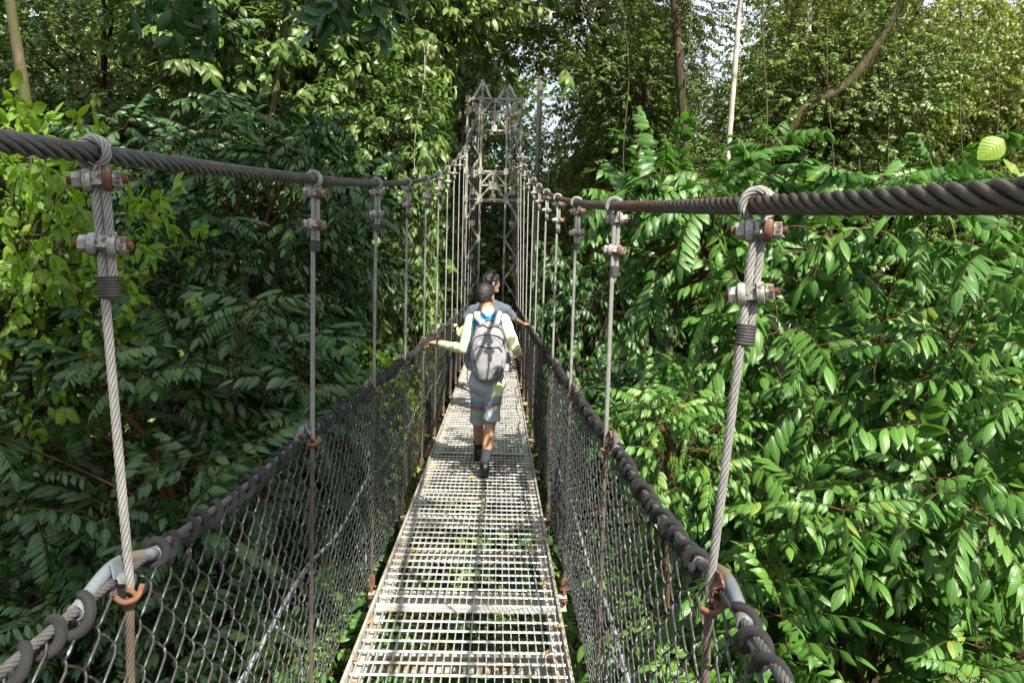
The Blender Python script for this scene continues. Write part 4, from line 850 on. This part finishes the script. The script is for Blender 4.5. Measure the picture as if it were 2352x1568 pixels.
def person(label, J, hs, yaw, skin, parts, voxel=0.007, pitch=0.0, curly=False, kk=1.0, hw=None):
    base = J['base']; rt = empty('person', base, label, 'person')
    mb = MB(); f, Rm = head(mb, J['head'], hs, yaw, pitch)
    ch = (J['sl']+J['sr'])/2
    capsule(mb, ch+V3(0, 0.0, 0.0), J['head']+V3(0, -0.012, -0.22*hs), 0.055*kk, 0.050*kk); capsule(mb, J['sl']*0.55+J['sr']*0.45, ch+V3(0, 0, 0.055), 0.05, 0.045); capsule(mb, J['sr']*0.55+J['sl']*0.45, ch+V3(0, 0, 0.055), 0.05, 0.045)
    torso(mb, J, -0.012, kk)
    for q in 'lr':
        s_, e, w = J['s'+q], J['e'+q], J['w'+q]
        capsule(mb, s_, e, 0.042*kk, 0.034*kk); m_ = e+(w-e)*0.3; capsule(mb, e, m_, 0.034*kk, 0.034*kk); capsule(mb, m_, w, 0.034*kk, 0.022*kk)
        hd, pn = J['hand'+q]; hand(mb, w, hd, pn, hw or hs/0.22, J.get('curl'+q, 0.9), 1 if q == 'l' else -1)
        h, k, a, t_ = J['h'+q], J['k'+q], J['a'+q], J['t'+q]
        capsule(mb, h, k, 0.075*kk, 0.052*kk); cm = k+(a-k)*0.30+V3(0, -0.012, 0); capsule(mb, k, cm, 0.050*kk, 0.050*kk); capsule(mb, cm, a, 0.049*kk, 0.031*kk)
        capsule(mb, a, t_, 0.034, 0.028)
    body = fuse(mb, 'body', MT[skin], rt, voxel, 3)
    eyes(f, hs, rt)
    hairm(J['head'], hs, yaw, pitch, rt, curly, f, Rm)
    return rt
def shoes(J, rt, sock=None):
    for q in 'lr':
        a, t_ = J['a'+q], J['t'+q]; z = t_[2]-0.022
        d = nrm((t_-a)*V3(1, 1, 0)); hl = a-d*0.045; hl[2] = z+0.035; to = t_+d*0.03; to[2] = z+0.030
        mb = MB(); x = np.cross(d, [0, 0, 1]); capsule(mb, hl, to, 0.040, 0.036, flat=1.0); capsule(mb, hl+V3(0, 0, 0.03), a*0.6+to*0.4+V3(0, 0, -0.005), 0.042, 0.040); capsule(mb, hl+V3(0, 0, 0.045), a+V3(0, 0, -0.005), 0.040, 0.042)
        sh = fuse(mb, 'shoe', MT['black'], rt, 0.006, 2)
        mb = MB()
        for (u, ww) in ((0, 0.040),):
            capsule(mb, hl+V3(0, 0, -0.022)-d*0.008, to+V3(0, 0, -0.018)+d*0.006, 0.018, 0.018); capsule(mb, hl+x*0.022+V3(0, 0, -0.022), to+x*0.026+V3(0, 0, -0.018), 0.018, 0.018); capsule(mb, hl-x*0.022+V3(0, 0, -0.022), to-x*0.026+V3(0, 0, -0.018), 0.018, 0.018)
        fuse(mb, 'sole', MT['packd'], rt, 0.006, 1)
        if sock:
            k = J['k'+q]; top = a+(k-a)*sock; mb = MB(); P_ = np.array([a+V3(0, 0, -0.03), a+V3(0, 0, 0.02), a+(k-a)*sock*0.5, top]); mb.tube(P_, [0.040, 0.037, 0.0385, 0.046], 20, ref=(1, 0, 0), cap=False); mb.V[0] -= np.array(rt.location); mb.build('sock', MT['sock'], rt)
# ---- the boy
def G(px, d, x=None): return None
BD = 6.2
zb = float(zdeck(6.1))
J = dict(head=at(1115, 681, 6.22), sl=at(1083, 736, BD), sr=at(1158, 736, BD), pelvis=at(1118, 880, 6.22), el=at(1066, 801, 6.14), wl=at(1008, 789, 6.42), er=at(1181, 795, 6.10), wr=at(1192, 812, 6.32),
         hl=at(1101, 893, 6.24), hr=at(1136, 893, 6.20), kl=at(1099, 975, 6.48), kr=at(1126, 972, 6.22), base=(0.05, 6.2, zb))
J['kl'][2] += 0.0
ar = at(1113, 1060, 6.07); al = at(1099, 1030, 6.62); ar[2] = zb+0.105; al[2] = float(zdeck(6.6))+0.095
J['ar'] = ar; J['al'] = al; J['tr'] = np.array([ar[0]-0.005, ar[1]+0.15, zb+0.028]); J['tl'] = np.array([al[0], al[1]+0.15, float(zdeck(6.7))+0.028])
J['handl'] = ((-0.75, 0.45, 0.12), (0.1, 0.1, -1)); J['handr'] = ((0.35, 0.8, -0.2), (-0.6, 0.2, -0.6)); J['curll'] = 0.75; J['curlr'] = 0.8
boy = person('boy with short black hair in neon yellow and blue shirt and striped shorts walking away', J, 0.205, R(28), 'skin', None, 0.006, kk=0.92)
# shirt
mb = MB(); torso(mb, J, 0.006, 0.92)
for q in 'lr':
    s_, e, w = J['s'+q], J['e'+q], J['w'+q]; capsule(mb, s_, e, 0.054, 0.046); capsule(mb, e, w+(e-w)*0.08, 0.045, 0.030)
ch = (J['sl']+J['sr'])/2; pl = J['pelvis']
capsule(mb, ch+V3(0, 0, 0.02), ch+V3(0, -0.004, 0.070), 0.068, 0.056)
capsule(mb, J['sl']*0.6+J['sr']*0.4, ch+V3(0, 0, 0.045), 0.056, 0.052); capsule(mb, J['sr']*0.6+J['sl']*0.4, ch+V3(0, 0, 0.045), 0.056, 0.052)
def shirtm(c):
    x = c[:, 0]-ch[0]; z = c[:, 2]-ch[2]; m = np.full(len(c), 1)
    rag = 0.115-0.10*np.clip(z/0.10, 0, 1)-0.01
    m[np.abs(x) > np.where(z > -0.02, rag+0.015, 0.118)] = 0
    low = (z < -0.30) & (x > 0.03); m[low & (np.abs(x) < 0.17)] = 2
    m[(z > 0.060) & (np.abs(x) < 0.09)] = 0
    m[(x > 0.16) & (z < -0.10) & (c[:, 1] > 6.12) & (x < 0.19)] = 2
    m[(z < -0.36) & (x < 0.03)] = 1
    return m
shirt = fuse(mb, 'shirt', [MT['neon'], MT['blue'], MT['white']], boy, 0.006, 3, shirtm, wr=0.006, wscale=16)
# hexagon emblem between the shoulders
def decal(name, pts, mat, parent, th=0.002):
    P_ = np.array(pts); mb = MB(); n = len(P_); c = P_.mean(0); nn = V3(0, -1, 0); V = np.vstack([P_+nn*th, P_, [c+nn*th], [c]]); jj = np.arange(n); jn = (jj+1) % n
    mb.add(V-np.array(parent.location if parent.parent is None else boy.location), np.stack([jj, jj+n, jn+n, jn], -1), np.stack([np.full(n, 2*n), jj, jn], -1)); return mb.build(name, mat, parent, smooth=False)
hc = at(1121, 719, 6.2); 
def back_y(me_o, x, z, dflt):
    co = np.empty(len(me_o.data.vertices)*3, np.float32); me_o.data.vertices.foreach_get('co', co); co = co.reshape(-1, 3)+np.array(boy.location)
    k = (np.abs(co[:, 0]-x) < 0.012) & (np.abs(co[:, 2]-z) < 0.012); return co[k, 1].min() if k.any() else dflt
hy = back_y(shirt, hc[0], hc[2]-0.02, 6.1)-0.006; hy2 = back_y(shirt, hc[0], hc[2]+0.02, 6.1)-0.006
sl_ = (hy2-hy)/0.04
hexp = lambda r_, dx=0, dz=0: [(hc[0]+dx+r_*math.cos(a), hy+sl_*(dz+r_*math.sin(a)+0.02)-0.001*(r_ < 0.02), hc[2]+dz+r_*math.sin(a)*0.95) for a in np.arange(6)*PI/3]
decal('emblem', hexp(0.030), MT['paleblue'], shirt)
for dx in (-0.010, 0.010): decal('emblem_mark', hexp(0.006, dx, -0.012), MT['blue'], shirt, 0.004)
# shorts
mb = MB(); torso_p = J['pelvis']; ellip(mb, pl+V3(0, 0, 0.0), (0.158, 0.128, 0.11)); capsule(mb, pl+V3(-0.05, 0, 0.04), pl+V3(0.05, 0, 0.04), 0.095, 0.095)
for q, hem in (('l', 0.84), ('r', 0.86)):
    h, k = J['h'+q], J['k'+q]; e = h+(k-h)*hem; sx = -1 if q == 'l' else 1
    P_ = np.array([h+V3(0, 0, 0.03), h+(e-h)*0.3, h+(e-h)*0.7, e+V3(sx*0.004, 0, -0.01)]); mb.tube(smoothpath(P_, 4), np.interp(np.linspace(0, 1, 13), [0, 0.3, 0.7, 1], [0.088, 0.084, 0.080, 0.082]), 24, ref=(1, 0, 0), flat=0.88)
z0 = pl[2]
def stripe(co):
    x = co[:, 0]-pl[0]; z = co[:, 2]; v = (z0-0.02-z)/0.345
    lft = x < 0.0
    s_ = np.where(lft, v*0.98+0.02-x*0.10, v*1.20+0.05+x*0.55); return np.clip(s_, 0, 0.999)
def shortm(c):
    x = c[:, 0]-pl[0]; z = c[:, 2]-z0; return np.where((x > 0.05) & (z < 0.03) & (z > -0.10-0.2*(x-0.05)+0.0) & (c[:, 1] < pl[1]+0.05) & (z > -0.085) & ((x-0.11)**2/0.0045+(z+0.025)**2/0.005 < 1), 1, 0)
fuse(mb, 'shorts', [MT['shorts'], MT['neon']], boy, 0.006, 2, shortm, wr=0.007, wscale=13, attr=('stripe', stripe))
shoes(J, boy, 0.33)
mb = MB(); w = J['wl']; e = J['el']; d = nrm(w-e); mb.tube([w-d*0.012, w+d*0.010], 0.0275, 16, ref=(0, 0, 1)); c_ = w+V3(-0.0, -0.012, 0.024); mb.tube([c_, c_+V3(0, -0.003, 0.008)], 0.016, 12, ref=(1, 0, 0)); mb2 = mb; 
for i_ in range(len(mb.V)): mb.V[i_] = mb.V[i_]-np.array(boy.location)
mb.build('wristwatch', MT['black'], boy)
# ---- backpack
bc = at(1122, 808, 6.04); HB = 0.245; bp = empty('backpack', tuple(bc), 'grey melange backpack worn on the back of the walking boy', 'backpack')
def wB(t): return 0.142*np.interp(t, [-1, -0.9, -0.6, -0.2, 0.3, 0.62, 0.85, 0.96, 1], [0.40, 0.66, 0.90, 1.0, 0.97, 0.86, 0.66, 0.40, 0.18])
def dB(t): return 0.095*np.interp(t, [-1, -0.85, -0.5, 0, 0.5, 0.9, 1], [0.35, 0.8, 1.05, 1.0, 0.75, 0.40, 0.15])
tt = np.linspace(-1, 1, 60); ph = np.arange(48)*2*PI/48
def sup(c): return np.sign(c)*np.abs(c)**0.75
V = np.stack([wB(tt)[:, None]*sup(np.cos(ph)), -dB(tt)[:, None]*np.where(np.sin(ph) > 0, 1.0, 0.55)*sup(np.sin(ph)), (tt*HB)[:, None]*np.ones(48)], -1)
for i_ in range(60):
    for j_ in range(48):
        p = V[i_, j_]; h = mnoise.noise(Vector((p[0]*14+abs(p[2])*6, p[1]*10, p[2]*9)))+0.6*mnoise.noise(Vector((p[0]*34+p[2]*16, 3, p[2]*12))); V[i_, j_, 1] -= 0.006*h; V[i_, j_, 0] *= 1+0.02*h
mb = MB(); I = np.arange(60*48).reshape(60, 48); Q = np.stack([I[:-1], np.roll(I, -1, 1)[:-1], np.roll(I, -1, 1)[1:], I[1:]], -1).reshape(-1, 4); jj = np.arange(48); jn = (jj+1) % 48
mb.add(np.vstack([V.reshape(-1, 3), [0, 0, -HB], [0, 0, HB]]), Q, np.vstack([np.stack([np.full(48, 2880), jn, jj], -1), np.stack([np.full(48, 2881), 59*48+jj, 59*48+jn], -1)]))
mb.build('pack_body', MT['pack'], bp)
def ysurf(x, z, off=0.0):
    t = np.clip(z/HB, -1, 1); w_ = wB(t); c_ = np.clip(np.abs(x)/w_, 0, 0.995); cs = c_**(1/0.75); sn = np.sqrt(1-np.clip(cs, 0, 1)**2)**0.75; return -dB(t)*sn-off
def zipl(name, pts, r_=0.004, mat='packd', off=0.004):
    P_ = smoothpath(np.array([(x, 0, z) for x, z in pts]), 8); P_[:, 1] = ysurf(P_[:, 0], P_[:, 2], off); mb = MB(); mb.tube(P_, r_, 8, ref=(0, 1, 0)); return mb.build(name, MT[mat], bp)
zipl('zipper', [(-0.120, 0.125), (-0.095, 0.185), (-0.045, 0.212), (-0.01, 0.195), (0.01, 0.193), (0.045, 0.208), (0.095, 0.185), (0.122, 0.125)])
zipl('zipper', [(-0.132, 0.03), (-0.115, 0.10), (-0.07, 0.132), (0, 0.138), (0.07, 0.130), (0.112, 0.095), (0.13, 0.03)])
zipl('zipper', [(-0.108, 0.012), (-0.09, 0.038), (-0.065, 0.052), (-0.01, 0.040), (0.01, 0.040), (0.075, 0.045), (0.092, 0.032), (0.108, 0.010)], 0.0048)
zipl('seam_piping', [(-0.115, 0.0), (-0.110, -0.06), (-0.085, -0.12), (-0.075, -0.19)], 0.0035); zipl('seam_piping', [(0.112, -0.05), (0.105, -0.11), (0.085, -0.17), (0.06, -0.20)], 0.002)
zipl('seam_piping', [(-0.10, -0.185), (-0.05, -0.212), (0.0, -0.218), (0.05, -0.210), (0.09, -0.19)], 0.0022); zipl('seam_piping', [(-0.10, 0.045), (-0.08, 0.10), (-0.03, 0.118), (0.03, 0.118), (0.08, 0.095), (0.10, 0.05)], 0.0012)
for (x, z) in ((0.072, -0.128), (0.064, -0.160), (-0.088, -0.135), (-0.082, -0.165)):
    mb = MB(); sg_ = 1 if x > 0 else -1; y = float(ysurf(np.array(x), np.array(z)))-0.004; mb.bar((x-0.014, y+0.003*sg_, z-0.010*sg_), (x+0.014, y+0.004, z+0.010*sg_), 0.011, 0.006, up=(0, 1, 0)); mb.build('webbing_loop', MT['packd'], bp, smooth=False)
mb = MB(); y = float(ysurf(np.array(-0.02), np.array(0.085)))-0.004
for i_, w_ in enumerate((4, 3, 5, 3, 4, 4, 3, 5, 4)): mb.box((-0.045+i_*0.0088, y-0.001+0.0001*i_, 0.078+0.0008*(i_ % 2)), (0.0014*w_, 0.002, 0.0065))
mb.build('printed_lettering', MT['cyan'], bp, smooth=False)
mb = MB(); mb.tube([(-0.034, y-0.001, 0.086), (-0.034, y-0.001, 0.098)], [0.007, 0.001], 6); mb.build('printed_mark', MT['orange'], bp)
mb = MB(); a = np.linspace(0, PI, 12); mb.tube(np.stack([0.028*np.cos(a), -0.02+0*a, HB-0.012+0.020*np.sin(a)], 1), 0.004, 8, ref=(0, 1, 0)); mb.build('grab_handle', MT['packd'], bp)
for s, key in ((-1, 'sl'), (1, 'sr')):
    S_ = J[key]+V3(-s*0.045, 0, 0)-bc
    sh = [V3(s*0.045, -0.030, HB-0.035), V3(s*0.058, -0.022, HB-0.005), S_+V3(-s*0.004, -0.066, 0.032), S_+V3(0, -0.012, 0.071), S_+V3(0, 0.05, 0.055), S_+V3(0, 0.115, -0.03), S_+V3(s*0.025, 0.12, -0.17), S_+V3(s*0.07, 0.03, -0.30), V3(s*0.135, 0.0, -0.15)]
    P_ = smoothpath(sh, 7); mb = MB()
    nrml = []
    for p in P_:
        u = p+bc; cc = np.array([ch[0]+s*0.06, BD, ch[2]-0.12]); v_ = u-cc; v_[0] = 0; nrml.append(v_)
    nrml = nrm(np.array(nrml)); mb.tube(P_, 0.0055, 12, 0, ref=nrml, flat=5.2); st_ = mb.build('shoulder_strap', MT['pack'], bp)
    t_ = nrm(np.gradient(P_, axis=0)); b_ = nrm(np.cross(t_, nrml))
    for e_ in (-1, 1):
        mb = MB(); mb.tube(P_+b_*0.029*e_, 0.0042, 6, 0, ref=(1, 0, 0)); mb.build('strap_binding', MT['packd'], st_)
mb = MB(); mb.tube(smoothpath([(-0.150, 0.03, -0.02), (-0.165, 0.02, -0.12), (-0.160, 0.02, -0.26)], 6), 0.003, 6, ref=(0, 1, 0), flat=4); mb.build('dangling_strap', MT['packd'], bp)
# ---- the man
MD = 8.9; zm = float(zdeck(MD))
K = dict(head=at(1127, 651, MD), sl=at(1088, 712, MD), sr=at(1161, 712, MD), pelvis=at(1120, 800, MD), el=at(1068, 735, MD-0.02), wl=at(1056, 748, 9.2), er=at(1179, 732, 8.95), wr=at(1202, 744, 9.25), base=(-0.02, MD, zm))
cx = K['pelvis'][0]; hz = zm+0.82
K['pelvis'][2] = hz+0.05
for q, s, fy in (('l', -1, 0.18), ('r', 1, -0.12)):
    K['h'+q] = V3(cx+s*0.09, MD, hz); K['k'+q] = V3(cx+s*0.09, MD+fy*0.6+0.04, zm+0.48); K['a'+q] = V3(cx+s*0.08, MD+fy, zm+0.10); K['t'+q] = V3(cx+s*0.085, MD+fy+0.18, zm+0.028)
K['handl'] = ((-0.55, 0.5, -0.15), (0.3, 0, -1)); K['handr'] = ((0.55, 0.55, 0.0), (-0.3, 0.1, -1))
man = person('man with curly black hair in grey blue t-shirt walking ahead, looking right', K, 0.235, R(62), 'skin2', None, 0.008, curly=True)
mb = MB(); torso(mb, K, 0.016, 1.08)
for q in 'lr': capsule(mb, K['s'+q], K['s'+q]+(K['e'+q]-K['s'+q])*0.80, 0.072, 0.064)
chm = (K['sl']+K['sr'])/2; capsule(mb, K['sl']+V3(0, 0, 0.008), chm+V3(-0.035, 0, 0.085), 0.055, 0.045); capsule(mb, K['sr']+V3(0, 0, 0.008), chm+V3(0.035, 0, 0.085), 0.055, 0.045); capsule(mb, K['sl']*0.6+K['sr']*0.4, chm+V3(0, 0, 0.055), 0.062, 0.058); capsule(mb, K['sr']*0.6+K['sl']*0.4, chm+V3(0, 0, 0.055), 0.062, 0.058)
fuse(mb, 't_shirt', MT['greyshirt'], man, 0.008, 3, wr=0.012, wscale=9)
mb = MB(); ellip(mb, K['pelvis'], (0.175, 0.13, 0.13))
for q in 'lr': capsule(mb, K['h'+q], K['k'+q], 0.092, 0.072); capsule(mb, K['k'+q], K['a'+q]+V3(0, 0, 0.04), 0.070, 0.055)
fuse(mb, 'trousers', MT['trousers'], man, 0.01, 3, wr=0.008, wscale=10); shoes(K, man)
# ---- child ahead of the man
CD = 10.5; zc_ = float(zdeck(CD)); hx = at(1104, 700, CD)[0]
Cc = dict(head=V3(hx, CD, zc_+1.28), sl=V3(hx-0.14, CD, zc_+1.07), sr=V3(hx+0.14, CD, zc_+1.07), pelvis=V3(hx, CD, zc_+0.66), el=at(1056, 768, CD-0.1), wl=at(1046, 748, CD+0.15), er=V3(hx+0.2, CD, zc_+0.85), wr=V3(hx+0.22, CD+0.12, zc_+0.70), base=(hx, CD, zc_))
for q, s, fy in (('l', -1, -0.08), ('r', 1, 0.16)):
    Cc['h'+q] = V3(hx+s*0.07, CD, zc_+0.64); Cc['k'+q] = V3(hx+s*0.07, CD+fy*0.6+0.03, zc_+0.38); Cc['a'+q] = V3(hx+s*0.065, CD+fy, zc_+0.09); Cc['t'+q] = V3(hx+s*0.07, CD+fy+0.13, zc_+0.028)
Cc['handl'] = ((-0.5, 0.6, 0.1), (0.2, 0, -1)); Cc['handr'] = ((0, 0.4, -0.9), (-1, 0, 0))
kid = person('child in neon yellow shirt mostly hidden ahead of the man', Cc, 0.20, R(0), 'skin2', None, 0.009, kk=0.85)
mb = MB(); torso(mb, Cc, 0.008, 0.85)
for q in 'lr': capsule(mb, Cc['s'+q], Cc['e'+q], 0.05, 0.042); capsule(mb, Cc['e'+q], Cc['w'+q], 0.042, 0.030)
fuse(mb, 'shirt', MT['neon'], kid, 0.009, 3)
mb = MB(); ellip(mb, Cc['pelvis'], (0.14, 0.11, 0.10))
for q in 'lr': capsule(mb, Cc['h'+q], Cc['k'+q]+V3(0, 0, 0.03), 0.08, 0.068)
fuse(mb, 'shorts', MT['trousers'], kid, 0.009, 3); shoes(Cc, kid)
# ================================================================== LIGHT
SUN = nrm(np.array([0.34, -0.60, 0.72]))
sd = bpy.data.lights.new('sun', 'SUN'); sd.energy = 5.0; sd.angle = R(0.55); sd.color = (1.0, 0.94, 0.82); so = bpy.data.objects.new('sun', sd); COL.objects.link(so)
so.rotation_euler = Vector(SUN).to_track_quat('Z', 'Y').to_euler()
wd = bpy.data.worlds.new('World'); sc.world = wd; wd.use_nodes = True; nt = wd.node_tree
sky = nt.nodes.new('ShaderNodeTexSky'); sky.sky_type = 'NISHITA'; sky.sun_disc = False; sky.sun_elevation = math.asin(SUN[2]); sky.sun_rotation = math.atan2(SUN[0], SUN[1]); sky.dust_density = 3.0; sky.air_density = 1.2
tc = nt.nodes.new('ShaderNodeTexCoord'); cn = nd(nt, 'ShaderNodeTexNoise', i_Scale=2.2, i_Detail=6, i_Roughness=0.6); nt.links.new(tc.outputs['Generated'], cn.inputs[0])
cf = ramp(nt, cn.outputs[0], [(0.25, (0.45, 0.45, 0.45)), (0.60, (0.92, 0.92, 0.92))]); skyc = mixc(nt, cf, sky.outputs[0], (5.6, 5.9, 6.4))
bg = nt.nodes['Background']; bg.inputs[1].default_value = 0.10; nt.links.new(skyc, bg.inputs[0])
sc.view_settings.view_transform = 'Standard'; sc.view_settings.look = 'None'; sc.view_settings.gamma = 1; sc.view_settings.exposure = 1.05
sc.render.engine = 'CYCLES'; cy = sc.cycles; cy.use_denoising = True; cy.max_bounces = 5; cy.diffuse_bounces = 3; cy.glossy_bounces = 2; cy.transmission_bounces = 3; cy.caustics_reflective = False; cy.caustics_refractive = False
cy.sample_clamp_indirect = 4.0
